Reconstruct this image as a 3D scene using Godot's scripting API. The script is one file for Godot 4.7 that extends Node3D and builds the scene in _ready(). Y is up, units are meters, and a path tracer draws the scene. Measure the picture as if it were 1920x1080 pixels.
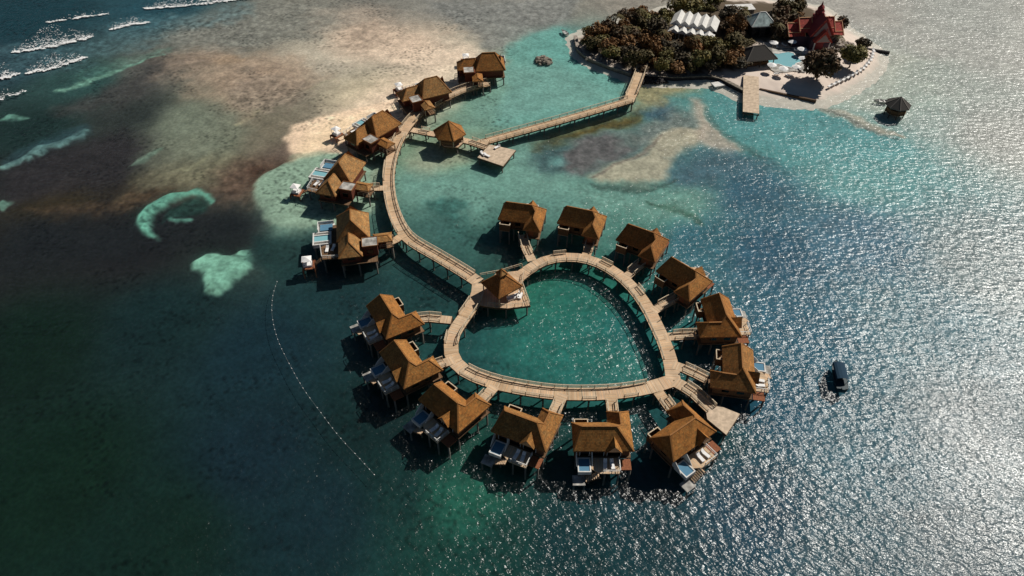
extends Node3D
# An overwater resort seen from the air: heart-shaped boardwalk, villas on stilts, reef flats and a small island.

const SEA := 0.0
const DECK := 2.0
var M := {}
var used := {}
var noise := FastNoiseLite.new()
var noise_fine := FastNoiseLite.new()

# ---------------------------------------------------------------- naming and tagging
func numbered(called: String) -> String:
	if not used.has(called):
		used[called] = 0
		return called
	used[called] += 1
	return "%s_%03d" % [called, used[called]]

func tag(o: Node, label: String, category: String, group := "", kind := "") -> void:
	o.set_meta("label", label)
	if category: o.set_meta("category", category)
	if group: o.set_meta("group", group)
	if kind: o.set_meta("kind", kind)

func thing(called: String, label: String, category: String, at := Vector3.ZERO, turn := 0.0, group := "") -> Node3D:
	var o := Node3D.new()
	o.name = numbered(called)
	add_child(o)
	o.position = at
	o.rotation.y = turn
	tag(o, label, category, group)
	return o

func mesh_of(st: SurfaceTool) -> ArrayMesh:
	st.generate_normals()
	return st.commit()

func obj(called: String, st: SurfaceTool, mat: Material, parent: Node = null) -> MeshInstance3D:
	var o := MeshInstance3D.new()
	o.mesh = mesh_of(st)
	o.material_override = mat
	if parent == null:
		o.name = numbered(called)
		add_child(o)
	else:
		o.name = called
		parent.add_child(o, true)
	return o

func copy(o: Node3D, at: Vector3, turn: float, label := "", group := "") -> Node3D:
	var r: Node3D = o.duplicate()
	r.name = numbered(String(o.name).rstrip("0123456789").trim_suffix("_"))
	add_child(r)
	r.position = at
	r.rotation.y = turn
	if label: r.set_meta("label", label)
	if group: r.set_meta("group", group)
	return r

# ---------------------------------------------------------------- shapes
func pts(a: Array) -> PackedVector2Array:
	var r := PackedVector2Array()
	for i in range(0, a.size(), 2): r.append(Vector2(a[i], a[i + 1]))
	return r

func v3(p: Vector2, y: float) -> Vector3:
	return Vector3(p.x, y, p.y)

func ns(smooth := false) -> SurfaceTool:
	var st := SurfaceTool.new()
	st.begin(Mesh.PRIMITIVE_TRIANGLES)
	st.set_smooth_group(0 if smooth else -1)
	return st

func face(st: SurfaceTool, p: Array, off := Vector2.ZERO) -> void:
	var u: Vector3 = (p[1] - p[0]).normalized()
	var n: Vector3 = u.cross(p[p.size() - 1] - p[0]).normalized()
	var w := n.cross(u)
	for k in range(1, p.size() - 1):
		for q in [p[0], p[k + 1], p[k]]:
			st.set_uv(Vector2((q - p[0]).dot(u), (q - p[0]).dot(w)) + off)
			st.add_vertex(q)

func box(st: SurfaceTool, c: Vector3, s: Vector3, b := Basis.IDENTITY) -> void:
	var h := s / 2
	var v := []
	for i in 8:
		v.append(c + b * Vector3(h.x if i & 1 else -h.x, h.y if i & 2 else -h.y, h.z if i & 4 else -h.z))
	for f in [[0, 4, 6, 2], [5, 1, 3, 7], [1, 0, 2, 3], [4, 5, 7, 6], [2, 6, 7, 3], [0, 1, 5, 4]]:
		face(st, [v[f[0]], v[f[1]], v[f[2]], v[f[3]]])

func bar(st: SurfaceTool, a: Vector3, b: Vector3, w: float, h: float) -> void:
	var d := b - a
	if d.length() < 0.001: return
	var z := d.normalized()
	var x := Vector3.UP.cross(z)
	x = Vector3.RIGHT if x.length() < 0.01 else x.normalized()
	var y := z.cross(x)
	box(st, (a + b) / 2, Vector3(w, h, d.length()), Basis(x, y, z))

func tube(st: SurfaceTool, a: Vector3, b: Vector3, r0: float, r1: float, n := 6) -> void:
	var z := (b - a).normalized()
	var x := z.cross(Vector3.UP if absf(z.y) < 0.9 else Vector3.RIGHT).normalized()
	var y := z.cross(x)
	for i in n:
		var t0 := TAU * i / n
		var t1 := TAU * (i + 1) / n
		var e0 := x * cos(t0) + y * sin(t0)
		var e1 := x * cos(t1) + y * sin(t1)
		face(st, [a + e0 * r0, a + e1 * r0, b + e1 * r1, b + e0 * r1])
		if r1 > 0.01: face(st, [b, b + e0 * r1, b + e1 * r1])

func prism(st: SurfaceTool, p: PackedVector2Array, y0: float, y1: float) -> void:
	var idx := Geometry2D.triangulate_polygon(p)
	for k in range(0, idx.size(), 3):
		var a := p[idx[k]]
		var b := p[idx[k + 1]]
		var c := p[idx[k + 2]]
		for y in [y1, y0]:
			var t := [a, b, c] if y == y1 else [a, c, b]
			for q in t:
				st.set_uv(q)
				st.add_vertex(v3(q, y))
	for i in p.size():
		var a := p[i]
		var b := p[(i + 1) % p.size()]
		face(st, [v3(a, y0), v3(b, y0), v3(b, y1), v3(a, y1)])

func smooth_line(p: PackedVector2Array, step: float) -> PackedVector2Array:
	# Catmull-Rom through the points, resampled at even steps
	var dense := PackedVector2Array()
	for i in p.size() - 1:
		var a := p[maxi(i - 1, 0)]
		var d := p[mini(i + 2, p.size() - 1)]
		for k in 12: dense.append(p[i].cubic_interpolate(p[i + 1], a, d, k / 12.0))
	dense.append(p[p.size() - 1])
	return even(dense, step)

func even(p: PackedVector2Array, step: float) -> PackedVector2Array:
	var total := 0.0
	for i in p.size() - 1: total += p[i].distance_to(p[i + 1])
	var n := maxi(1, roundi(total / step))
	var out := PackedVector2Array([p[0]])
	var at := 0.0
	var want := total / n
	for i in p.size() - 1:
		var l := p[i].distance_to(p[i + 1])
		while at + l >= want - 0.0001 and out.size() < n:
			out.append(p[i].lerp(p[i + 1], (want - at) / maxf(l, 0.0001)))
			want += total / n
		at += l
	out.append(p[p.size() - 1])
	return out

func normals_of(c: PackedVector2Array) -> PackedVector2Array:
	var r := PackedVector2Array()
	for i in c.size():
		var d := c[mini(i + 1, c.size() - 1)] - c[maxi(i - 1, 0)]
		r.append(Vector2(-d.y, d.x).normalized())
	return r

# ---------------------------------------------------------------- materials
func noise_tex(frequency: float, seed_: int, dark: float, size := 256, octaves := 4) -> ImageTexture:
	var n := FastNoiseLite.new()
	n.seed = seed_
	n.frequency = frequency
	n.fractal_octaves = octaves
	var im := n.get_seamless_image(size, size)
	im.convert(Image.FORMAT_RGB8)
	var o := Image.create(size, size, false, Image.FORMAT_RGB8)
	for y in size:
		for x in size:
			var v := lerpf(dark, 1.0, im.get_pixel(x, y).r)
			o.set_pixel(x, y, Color(v, v, v))
	return ImageTexture.create_from_image(o)

func mat(lin: Color, rough := 0.8, tex: Texture2D = null, scale := 0.25) -> StandardMaterial3D:
	var m := StandardMaterial3D.new()
	m.albedo_color = lin.linear_to_srgb()
	m.roughness = rough
	m.metallic_specular = 0.3
	if tex:
		m.albedo_texture = tex
		m.uv1_triplanar = true
		m.uv1_world_triplanar = true
		m.uv1_scale = Vector3.ONE * scale
	return m

func plank_tex(seed_: int, rows: int) -> ImageTexture:
	# boards across u, each with its own tone, a dark joint and grain
	var r := RandomNumberGenerator.new()
	r.seed = seed_
	var im := Image.create(256, 256, false, Image.FORMAT_RGB8)
	var w := 256 / rows
	for k in rows:
		var t := r.randf_range(0.84, 0.96)
		var warm := r.randf_range(-0.03, 0.03)
		for x in range(k * w, (k + 1) * w):
			var joint := 0.75 if x == k * w else 1.0
			for y in 256:
				var g := t * joint * (0.94 + 0.06 * noise_fine.get_noise_2d(x * 30.0, y * 2.0))
				im.set_pixel(x, y, Color(minf(g + warm, 1.0), g, maxf(g - warm, 0.0)))
	return ImageTexture.create_from_image(im)

func shingle_tex(seed_: int) -> ImageTexture:
	var r := RandomNumberGenerator.new()
	r.seed = seed_
	var im := Image.create(256, 256, false, Image.FORMAT_RGB8)
	for row in 16:
		var x := 0
		while x < 256:
			var w := r.randi_range(9, 17)
			var t := r.randf_range(0.76, 1.0)
			var red := r.randf_range(-0.05, 0.05)
			for i in range(x, mini(x + w, 256)):
				for j in 16:
					var g := t * (0.68 if j < 2 else 1.0) * (0.8 if i == x else 1.0)
					im.set_pixel(i, row * 16 + j, Color(clampf(g + red, 0, 1), g, clampf(g - red, 0, 1)))
			x += w
	return ImageTexture.create_from_image(im)

func uvmat(lin: Color, tex: Texture2D, per_metre: float, rough := 0.85) -> StandardMaterial3D:
	var m := mat(lin, rough)
	m.albedo_texture = tex
	m.uv1_scale = Vector3.ONE * per_metre
	return m

func materials() -> void:
	var grain := noise_tex(0.03, 5, 0.62)
	var blotch := noise_tex(0.012, 9, 0.55)
	var boards := plank_tex(3, 32)
	var boards2 := plank_tex(8, 32)
	M.deck = uvmat(Color(1.0, 0.69, 0.44), boards, 0.22)
	M.deck_b = uvmat(Color(0.98, 0.68, 0.42), boards2, 0.22)
	M.deck_c = uvmat(Color(1.0, 0.72, 0.47), boards, 0.19)
	M.terrace = uvmat(Color(0.34, 0.2, 0.11), boards2, 0.25)
	M.rail = mat(Color(0.8, 0.64, 0.45), 0.7, grain, 0.6)
	M.platform = mat(Color(0.68, 0.53, 0.385), 0.85, noise_tex(0.02, 14, 0.8, 128), 0.3)
	M.beam = mat(Color(0.16, 0.1, 0.06), 0.85, grain, 0.5)
	M.pile = mat(Color(0.25, 0.225, 0.19), 0.9, grain, 0.7)
	var s1 := shingle_tex(11)
	var s2 := shingle_tex(12)
	M.roof_a = uvmat(Color(0.62, 0.262, 0.066), s1, 0.24, 0.8)
	M.roof_d = uvmat(Color(0.5, 0.205, 0.055), s2, 0.25, 0.8)
	M.roof_e = uvmat(Color(0.58, 0.27, 0.08), s1, 0.23, 0.8)
	M.roof_b = uvmat(Color(0.61, 0.275, 0.075), s2, 0.24, 0.8)
	M.roof_c = uvmat(Color(0.62, 0.325, 0.115), s1, 0.22, 0.8)
	M.cap = mat(Color(0.42, 0.185, 0.055), 0.75, grain, 0.7)
	M.fascia = mat(Color(0.26, 0.11, 0.04), 0.75)
	M.soffit = mat(Color(0.1, 0.055, 0.03), 0.85)
	M.wall = mat(Color(0.22, 0.12, 0.06), 0.8, grain, 0.4)
	M.wall_red = mat(Color(0.2, 0.06, 0.035), 0.75, grain, 0.4)
	M.glass = StandardMaterial3D.new()
	M.glass.albedo_color = Color(0.02, 0.03, 0.035)
	M.glass.roughness = 0.08
	# sun-bleached and damp patches, over roofs and decks alike
	var worn := noise_tex(0.02, 63, 0.66, 256, 5)
	for k in ["roof_a", "roof_b", "roof_c", "roof_d", "roof_e", "deck", "deck_b", "deck_c", "terrace"]:
		var w: StandardMaterial3D = M[k]
		w.detail_enabled = true
		w.detail_albedo = worn
		w.detail_blend_mode = BaseMaterial3D.BLEND_MODE_MUL
		w.detail_uv_layer = BaseMaterial3D.DETAIL_UV_2
		w.uv2_triplanar = true
		w.uv2_world_triplanar = true
		w.uv2_scale = Vector3.ONE * (0.09 if k.begins_with("roof") else 0.06)
	for k in ["deck", "deck_b", "deck_c"]:
		var w: StandardMaterial3D = M[k]
		w.detail_albedo = noise_tex(0.02, 64, 0.84, 256, 5) if k == "deck" else M.deck.detail_albedo
	M.white = mat(Color(0.74, 0.72, 0.68), 0.6, noise_tex(0.02, 21, 0.85, 128), 0.3)
	M.cushion = mat(Color(0.78, 0.76, 0.74), 0.9)
	M.flat = mat(Color(0.6, 0.57, 0.52), 0.7, blotch, 0.15)
	M.pool_water = mat(Color(0.2, 0.42, 0.46), 0.08)
	M.blue_water = mat(Color(0.1, 0.22, 0.32), 0.08)
	M.navy = mat(Color(0.014, 0.04, 0.07), 0.85)
	M.hull = mat(Color(0.022, 0.04, 0.05), 0.5)
	M.wood_red = mat(Color(0.36, 0.13, 0.06), 0.8, grain, 0.5)
	M.thatch = mat(Color(0.12, 0.11, 0.1), 0.95, noise_tex(0.06, 31, 0.45), 0.5)
	M.thatch_cap = mat(Color(0.15, 0.135, 0.12), 0.95)
	M.rope = mat(Color(0.16, 0.17, 0.17), 0.9)
	M.stone = mat(Color(0.36, 0.31, 0.25), 0.95, blotch, 0.3)
	M.sand_stone = mat(Color(0.55, 0.47, 0.4), 0.95, blotch, 0.25)
	M.dark_stone = mat(Color(0.06, 0.055, 0.055), 0.95, blotch, 0.3)
	M.concrete = mat(Color(0.5, 0.44, 0.38), 0.9, blotch, 0.2)
	M.red_roof = uvmat(Color(0.55, 0.085, 0.06), s1, 0.2, 0.7)
	M.maroon = mat(Color(0.2, 0.03, 0.032), 0.6)
	M.pediment = mat(Color(0.3, 0.24, 0.22), 0.8)
	M.gold = mat(Color(0.55, 0.3, 0.16), 0.5)
	M.purple = mat(Color(0.06, 0.035, 0.05), 0.8)
	M.aqua_roof = mat(Color(0.55, 0.68, 0.66), 0.6, blotch, 0.2)
	M.bark = mat(Color(0.09, 0.065, 0.045), 0.95)
	M.foam = mat(Color(0.78, 0.77, 0.76), 0.9)
	M.leaf = []
	for c in [Color(0.12, 0.076, 0.04), Color(0.1, 0.08, 0.032), Color(0.16, 0.135, 0.045), Color(0.22, 0.115, 0.045), Color(0.09, 0.07, 0.042)]:
		var l := mat(Color(1, 1, 1), 0.7)
		l.albedo_color = c.linear_to_srgb()
		l.vertex_color_use_as_albedo = true
		l.backlight_enabled = true
		l.backlight = (c * 0.35).linear_to_srgb()
		M.leaf.append(l)

# ---------------------------------------------------------------- boardwalks
func boardwalk(root: Node3D, centre: PackedVector2Array, width: float, opts := {}) -> void:
	# sections of decking with open joints, edge beams, railings, cross heads and piles down to the sea bed
	var h: float = opts.get("h", DECK)
	var step: float = opts.get("step", 2.6)
	var rails: Array = opts.get("rails", [1, -1])
	var c := even(centre, step)
	var n := normals_of(c)
	var w := width / 2
	var along := 0.0
	var dm: Array = opts.get("decking", [M.deck, M.deck_b, M.deck_c])
	for i in c.size() - 1:
		var st := ns()
		var l := c[i].distance_to(c[i + 1])
		var g := 0.03 / maxf(l, 0.1)
		var a0 := c[i] + n[i] * w
		var a1 := c[i] - n[i] * w
		var b0 := c[i + 1] + n[i + 1] * w
		var b1 := c[i + 1] - n[i + 1] * w
		var q := [a0.lerp(b0, g), b0.lerp(a0, g), b1.lerp(a1, g), a1.lerp(b1, g)]
		var lift := 0.004 * (i % 2)
		face(st, [v3(q[0], h + lift), v3(q[1], h + lift), v3(q[2], h + lift), v3(q[3], h + lift)], Vector2(along, 0))
		for e in 4: face(st, [v3(q[e], h - 0.12), v3(q[(e + 1) % 4], h - 0.12), v3(q[(e + 1) % 4], h), v3(q[e], h)])
		along += l
		obj("deck_section", st, dm[(i * 7 + int(along)) % dm.size()], root)
	var beams := ns()
	for s: int in [1, -1]:
		for i in c.size() - 1:
			bar(beams, v3(c[i] + n[i] * (w - 0.15) * s, h - 0.3), v3(c[i + 1] + n[i + 1] * (w - 0.15) * s, h - 0.3), 0.18, 0.34)
	obj("edge_beam", beams, M.beam, root)
	for s: int in rails:
		var st := ns()
		var k := ns()
		for i in c.size():
			var p := c[i] + n[i] * (w - 0.12) * s
			if not skipped(p, opts.get("skip", [])):
				box(st, v3(p, h + 0.5), Vector3(0.12, 1.0, 0.12))
				if i < c.size() - 1:
					var q := c[i + 1] + n[i + 1] * (w - 0.12) * s
					if not skipped(q, opts.get("skip", [])):
						bar(st, v3(p, h + 1.02), v3(q, h + 1.02), 0.16, 0.07)
						bar(st, v3(p, h + 0.66), v3(q, h + 0.66), 0.05, 0.05)
						bar(st, v3(p, h + 0.36), v3(q, h + 0.36), 0.05, 0.05)
						var kp := c[i] + n[i] * (w - 0.42) * s
						var kq := c[i + 1] + n[i + 1] * (w - 0.42) * s
						bar(k, v3(kp, h + 0.1), v3(kq, h + 0.1), 0.14, 0.14)
		obj("railing", st, M.rail, root).set_meta("kind", "stuff")
		obj("kerb_beam", k, M.rail, root).set_meta("kind", "stuff")
	var skip_piles: bool = opts.get("no_piles", false)
	if not skip_piles:
		var d := even(centre, opts.get("pile_step", 4.4))
		var m := normals_of(d)
		for i in d.size():
			for s: int in [1, -1]:
				var st := ns(true)
				var p := d[i] + m[i] * (w - 0.35) * s
				tube(st, v3(p, -3.4), v3(p, h - 0.45), 0.19, 0.17, 7)
				obj("pile", st, M.pile, root)
			var st2 := ns()
			bar(st2, v3(d[i] + m[i] * (w + 0.1), h - 0.58), v3(d[i] - m[i] * (w + 0.1), h - 0.58), 0.24, 0.26)
			obj("cross_head", st2, M.beam, root)

func skipped(p: Vector2, gaps: Array) -> bool:
	for g in gaps:
		if p.distance_to(Vector2(g.x, g.y)) < g.z: return true
	return false

func deck_platform(root: Node3D, poly: PackedVector2Array, h: float, called := "platform_deck", m: Material = null) -> void:
	var st := ns()
	prism(st, poly, h - 0.16, h)
	obj(called, st, m if m else M.deck, root)
	var b := ns()
	for i in poly.size():
		bar(b, v3(poly[i], h - 0.34), v3(poly[(i + 1) % poly.size()], h - 0.34), 0.16, 0.3)
	obj("edge_beam", b, M.beam, root)
	var mid := Vector2.ZERO
	for p in poly: mid += p / poly.size()
	for p in poly:
		var s := ns(true)
		var q := p.lerp(mid, 0.1)
		tube(s, v3(q, -3.4), v3(q, h - 0.4), 0.2, 0.18, 7)
		obj("pile", s, M.pile, root)

func rail_line(root: Node3D, p: Array, h: float, m: Material, step := 1.6, called := "railing") -> void:
	var st := ns()
	for i in p.size() - 1:
		var c := even(PackedVector2Array([p[i], p[i + 1]]), step)
		for k in c.size():
			box(st, v3(c[k], h + 0.5), Vector3(0.1, 1.0, 0.1))
			if k < c.size() - 1:
				bar(st, v3(c[k], h + 1.02), v3(c[k + 1], h + 1.02), 0.12, 0.07)
				bar(st, v3(c[k], h + 0.55), v3(c[k + 1], h + 0.55), 0.05, 0.05)
	obj(called, st, m, root).set_meta("kind", "stuff")

# ---------------------------------------------------------------- roofs
func roof_part(root: Node3D, called: String, faces: Array, eaves: PackedVector2Array, he: float, caps: Array, m: Material) -> MeshInstance3D:
	var st := ns()
	var k := 0
	for f in faces:
		face(st, f, Vector2(k * 1.37, 0))
		k += 1
	var o := obj(called, st, m, root)
	var fa := ns()
	prism(fa, eaves, he - 0.28, he - 0.01)
	obj("fascia", fa, M.thatch_cap if m == M.thatch else M.white if m == M.aqua_roof else M.fascia, o)
	var cp := ns()
	for c in caps: bar(cp, c[0] + Vector3(0, 0.0, 0), c[1] + Vector3(0, 0.0, 0), 0.26, 0.08)
	obj("ridge_cap", cp, M.thatch_cap if m == M.thatch else M.white if m == M.aqua_roof else M.cap, o)
	return o

func hip_roof(root: Node3D, called: String, x0: float, x1: float, z0: float, z1: float, he: float, hr: float, ra: float, rb: float, along_x: bool, m: Material) -> void:
	# rectangle with a ridge; ra and rb are how far the ridge ends stand in from the two ends
	var a: Vector3
	var b: Vector3
	if along_x:
		a = Vector3(x0 + ra, hr, (z0 + z1) / 2)
		b = Vector3(x1 - rb, hr, (z0 + z1) / 2)
	else:
		a = Vector3((x0 + x1) / 2, hr, z0 + ra)
		b = Vector3((x0 + x1) / 2, hr, z1 - rb)
	var p := [Vector3(x0, he, z0), Vector3(x1, he, z0), Vector3(x1, he, z1), Vector3(x0, he, z1)]
	var faces: Array
	var caps: Array
	if along_x:
		faces = [[p[1], p[0], a, b], [p[3], p[2], b, a], [p[0], p[3], a], [p[2], p[1], b]]
		caps = [[a, b], [a, p[0]], [a, p[3]], [b, p[1]], [b, p[2]]]
	else:
		faces = [[p[0], p[3], b, a], [p[2], p[1], a, b], [p[1], p[0], a], [p[3], p[2], b]]
		caps = [[a, b], [a, p[0]], [a, p[1]], [b, p[2]], [b, p[3]]]
	roof_part(root, called, faces, PackedVector2Array([Vector2(x0, z0), Vector2(x1, z0), Vector2(x1, z1), Vector2(x0, z1)]), he, caps, m)

func spire_roof(root: Node3D, called: String, c: Vector2, r: float, n: int, turn: float, he: float, hr: float, m: Material) -> void:
	var e := PackedVector2Array()
	for i in n: e.append(c + Vector2.from_angle(turn + TAU * i / n) * r)
	var top := v3(c, hr)
	var faces := []
	var caps := []
	for i in n:
		faces.append([v3(e[(i + 1) % n], he), v3(e[i], he), top])
		caps.append([v3(e[i], he), top])
	roof_part(root, called, faces, e, he, caps, m)

func lounger(at: Vector3, turn: float, label: String, group: String) -> void:
	if not M.has("lounger0"):
		var t := thing("sun_lounger", label, "sun lounger", at, turn, group)
		var f := ns()
		box(f, Vector3(0, 0.24, 0), Vector3(0.7, 0.08, 1.95))
		obj("frame", f, M.white, t)
		for sx in [-0.28, 0.28]:
			for sz in [-0.85, 0.85]:
				var l := ns()
				box(l, Vector3(sx, 0.1, sz), Vector3(0.07, 0.2, 0.07))
				obj("leg", l, M.white, t)
		var c := ns()
		box(c, Vector3(0, 0.34, 0.3), Vector3(0.64, 0.12, 1.3))
		obj("cushion", c, M.cushion, t)
		var b := ns()
		box(b, Vector3(0, 0.52, -0.62), Vector3(0.64, 0.1, 0.75), Basis(Vector3.RIGHT, 0.62))
		obj("backrest", b, M.cushion, t)
		M.lounger0 = t
	else:
		copy(M.lounger0, at, turn, label, group)

# ---------------------------------------------------------------- ring villa
func ring_villa(at: Vector2, turn_deg: float, mx: float, label: String, who: String, roof: Material, lounge := true, seed_ := 1) -> void:
	# local axes: +z to the sea, -z to the boardwalk; mx = 1 puts the entrance wing on +x
	var t := thing("overwater_villa", label, "villa", v3(at, 0), deg_to_rad(turn_deg), "villas round the heart boardwalk")
	var X := func(x: float) -> float: return x * mx
	var he := 4.8
	var hr := 8.0
	var sl := (hr - he) / 3.0
	var hw := he + 2.05 * sl
	var P := func(x: float, y: float, z: float) -> Vector3: return Vector3(x * mx, y, z)
	# roof: main body, entrance wing flush with its end
	var sw = P.call(-5.3, he, 3.0); var se = P.call(5.3, he, 3.0); var nw = P.call(-5.3, he, -3.0)
	var rw = P.call(-3.9, hr, 0.0); var re = P.call(2.3, hr, 0.0)
	var inner = P.call(1.2, he, -3.0); var meet = P.call(3.25, hw, -0.95)
	var wn = P.call(3.25, hw, -3.6); var wnw = P.call(1.2, he, -5.4); var wne = P.call(5.3, he, -5.4)
	var faces := [[sw, se, re, rw], [nw, sw, rw], [inner, nw, rw, re, meet], [se, wne, wn, meet, re], [wnw, inner, meet, wn], [wne, wnw, wn]]
	var eaves := PackedVector2Array()
	for v in [sw, se, wne, wnw, inner, nw]: eaves.append(Vector2(v.x, v.z))
	var ro := roof_part(t, "roof", faces, eaves, he, [[rw, re], [rw, sw], [rw, nw], [re, meet], [re, se], [meet, wn], [wn, wnw], [wn, wne]], roof)
	# dormer gable over the terrace
	var d := ns()
	var dz := 3.5
	var dy := he + 1.9
	var d0 := 0.4
	var d1 := 3.2
	var dm := 1.8
	var da = P.call(dm, dy, dz); var db = P.call(dm, dy, 3.0 - 1.9 / sl)
	var dl = P.call(d0, he + 0.1, dz); var dr = P.call(d1, he + 0.1, dz)
	face(d, [dl, P.call(d0, he + 0.1, 2.9), db, da])
	face(d, [P.call(d1, he + 0.1, 2.9), dr, da, db])
	obj("dormer_roof", d, roof, ro)
	var dg := ns()
	face(dg, [P.call(d0 + 0.2, he, dz - 0.25), P.call(d1 - 0.2, he, dz - 0.25), P.call(dm, dy - 0.25, dz - 0.25)])
	obj("dormer_gable", dg, M.gold, ro)
	# walls
	var w := ns()
	box(w, P.call(0, 3.5, 0), Vector3(9.4, 2.3, 4.8))
	box(w, P.call(3.25, 3.5, -3.5), Vector3(2.9, 2.3, 2.2))
	obj("wall", w, M.wall, t)
	for q in [[-3.2, 1.7], [-0.9, 2.2], [2.0, 2.4]]:
		var gl := ns()
		box(gl, P.call(q[0], 3.45, 2.42), Vector3(q[1], 2.0, 0.06))
		var o := obj("glass_door", gl, M.glass, t)
		var fr := ns()
		for s: int in [-1, 1]: box(fr, P.call(q[0] + s * q[1] / 2, 3.45, 2.46), Vector3(0.1, 2.1, 0.08))
		box(fr, P.call(q[0], 4.47, 2.46), Vector3(q[1], 0.1, 0.08))
		obj("frame", fr, M.white, o)
	for q in [[-3.4, -2.42, 0], [-0.6, -2.42, 0], [4.72, 0.4, 1], [4.72, -2.4, 1], [-4.72, 0.2, 1]]:
		var gl := ns()
		box(gl, P.call(q[0], 3.7, q[1]), Vector3(1.2, 1.1, 0.05) if q[2] == 0 else Vector3(0.05, 1.1, 1.3))
		obj("window", gl, M.glass, t)
	var dw := ns()
	box(dw, P.call(3.0, 3.4, -4.62), Vector3(1.1, 2.1, 0.08))
	obj("door", dw, M.wood_red, t)
	# floor and terraces
	var fl := ns()
	box(fl, P.call(0, 2.28, 0), Vector3(10.0, 0.24, 5.6))
	box(fl, P.call(3.25, 2.27, -4.0), Vector3(3.6, 0.22, 2.6))
	obj("floor_deck", fl, M.terrace, t)
	var te := ns()
	prism(te, PackedVector2Array([Vector2(X.call(-2.2), 2.82), Vector2(X.call(2.8), 2.82), Vector2(X.call(2.8), 6.0), Vector2(X.call(-0.6), 6.0), Vector2(X.call(-2.2), 5.0)]), 2.2, 2.4)
	obj("terrace_deck", te, M.deck_c, t)
	var sd := ns()
	box(sd, P.call(3.9, 2.2, 4.1), Vector3(2.0, 0.18, 2.2))
	obj("side_deck", sd, M.wood_red, t)
	# plunge pool
	var pl := ns()
	for q in [[-4.4, 4.3, 0.22, 2.9], [-2.3, 4.3, 0.22, 2.9]]: box(pl, P.call(q[0], 2.15, q[1]), Vector3(q[2], 0.7, q[3]))
	for z in [2.95, 5.65]: box(pl, P.call(-3.35, 2.15, z), Vector3(1.88, 0.7, 0.22))
	box(pl, P.call(-3.35, 1.7, 4.3), Vector3(2.3, 0.2, 2.9))
	var po := obj("plunge_pool", pl, M.white, t)
	var pw := ns()
	box(pw, P.call(-3.35, 2.08, 4.3), Vector3(1.9, 0.6, 2.5))
	obj("pool_water", pw, M.blue_water, po)
	# privacy fins beside the pool
	for q in [-4.75, -2.0]:
		var pv := ns()
		face(pv, [P.call(q, 2.4, 2.5), P.call(q, 2.4, 4.6), P.call(q, 3.3, 3.9), P.call(q, 4.5, 2.5)])
		face(pv, [P.call(q + 0.12, 2.4, 4.6), P.call(q + 0.12, 2.4, 2.5), P.call(q + 0.12, 4.5, 2.5), P.call(q + 0.12, 3.3, 3.9)])
		face(pv, [P.call(q, 4.5, 2.5), P.call(q, 3.3, 3.9), P.call(q + 0.12, 3.3, 3.9), P.call(q + 0.12, 4.5, 2.5)])
		face(pv, [P.call(q, 3.3, 3.9), P.call(q, 2.4, 4.6), P.call(q + 0.12, 2.4, 4.6), P.call(q + 0.12, 3.3, 3.9)])
		obj("privacy_fin", pv, M.white, t)
	# steps down to the swim platform
	for k in 7:
		var s := ns()
		box(s, P.call(-1.0 - k * 0.33, 2.25 - k * 0.22, 6.15), Vector3(0.26, 0.07, 1.2))
		obj("step", s, M.deck, t)
	var sg := ns()
	for z in [5.5, 6.8]: bar(sg, P.call(-0.7, 2.3, z), P.call(-3.3, 0.6, z), 0.08, 0.2)
	obj("stringer", sg, M.beam, t)
	var sp := ns()
	box(sp, P.call(-4.3, 0.62, 6.3), Vector3(2.2, 0.16, 2.0))
	obj("swim_platform", sp, M.flat, t)
	rail_line(t, [Vector2(X.call(2.8), 3.2), Vector2(X.call(2.8), 5.95), Vector2(X.call(-0.2), 5.95)], 2.4, M.white, 1.5)
	# small outdoor shower behind the house
	var sh := ns()
	for q in [-4.7, -2.3]: box(sh, P.call(q, 3.3, -3.4), Vector3(0.1, 1.9, 1.2))
	box(sh, P.call(-3.5, 3.3, -4.0), Vector3(2.5, 1.9, 0.1))
	obj("shower_screen", sh, M.wall, t)
	var sf := ns()
	for q in [-4.7, -2.3]: box(sf, P.call(q, 4.3, -3.42), Vector3(0.2, 0.1, 1.3))
	box(sf, P.call(-3.5, 4.3, -4.0), Vector3(2.2, 0.1, 0.2))
	obj("shower_frame", sf, M.rail, t)
	var sb := ns()
	box(sb, P.call(-3.5, 2.3, -3.4), Vector3(2.3, 0.16, 1.2))
	obj("shower_floor", sb, M.deck_c, t)
	# stilts
	for q in [[-4.6, -2.4], [-4.6, 2.4], [-1.6, -2.4], [-1.6, 2.4], [1.6, -2.4], [1.6, 2.4], [4.6, -2.4], [4.6, 2.4], [1.9, -4.9], [4.6, -4.9], [-4.3, 5.4], [-2.4, 5.4], [2.6, 5.7], [0.2, 5.7], [-4.6, -3.9], [-2.4, -3.9], [-5.2, 7.1], [-3.4, 7.1], [4.7, 5.0]]:
		var s := ns(true)
		var top := 0.55 if q[1] > 6.5 else 1.75 if q[1] > 5.0 and q[0] < -2.0 else 2.15
		tube(s, P.call(q[0], -3.4, q[1]), P.call(q[0], top, q[1]), 0.2, 0.18, 7)
		obj("stilt", s, M.pile, t)
	var br := ns()
	for z in [-2.4, 2.4]: box(br, P.call(0, 2.04, z), Vector3(9.6, 0.24, 0.22))
	obj("floor_beam", br, M.beam, t)
	if lounge:
		var b := Basis(Vector3.UP, deg_to_rad(turn_deg))
		for k in 2:
			var p = v3(at, 2.4) + b * (P.call(0.3 + k * 1.25, 0, 4.35))
			lounger(p, deg_to_rad(turn_deg + (6 if k else -5)), "sun lounger %s, terrace of %s" % ["nearer the steps" if k == 0 else "farther from the steps", who], "sun loungers on the villa terraces")

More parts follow.
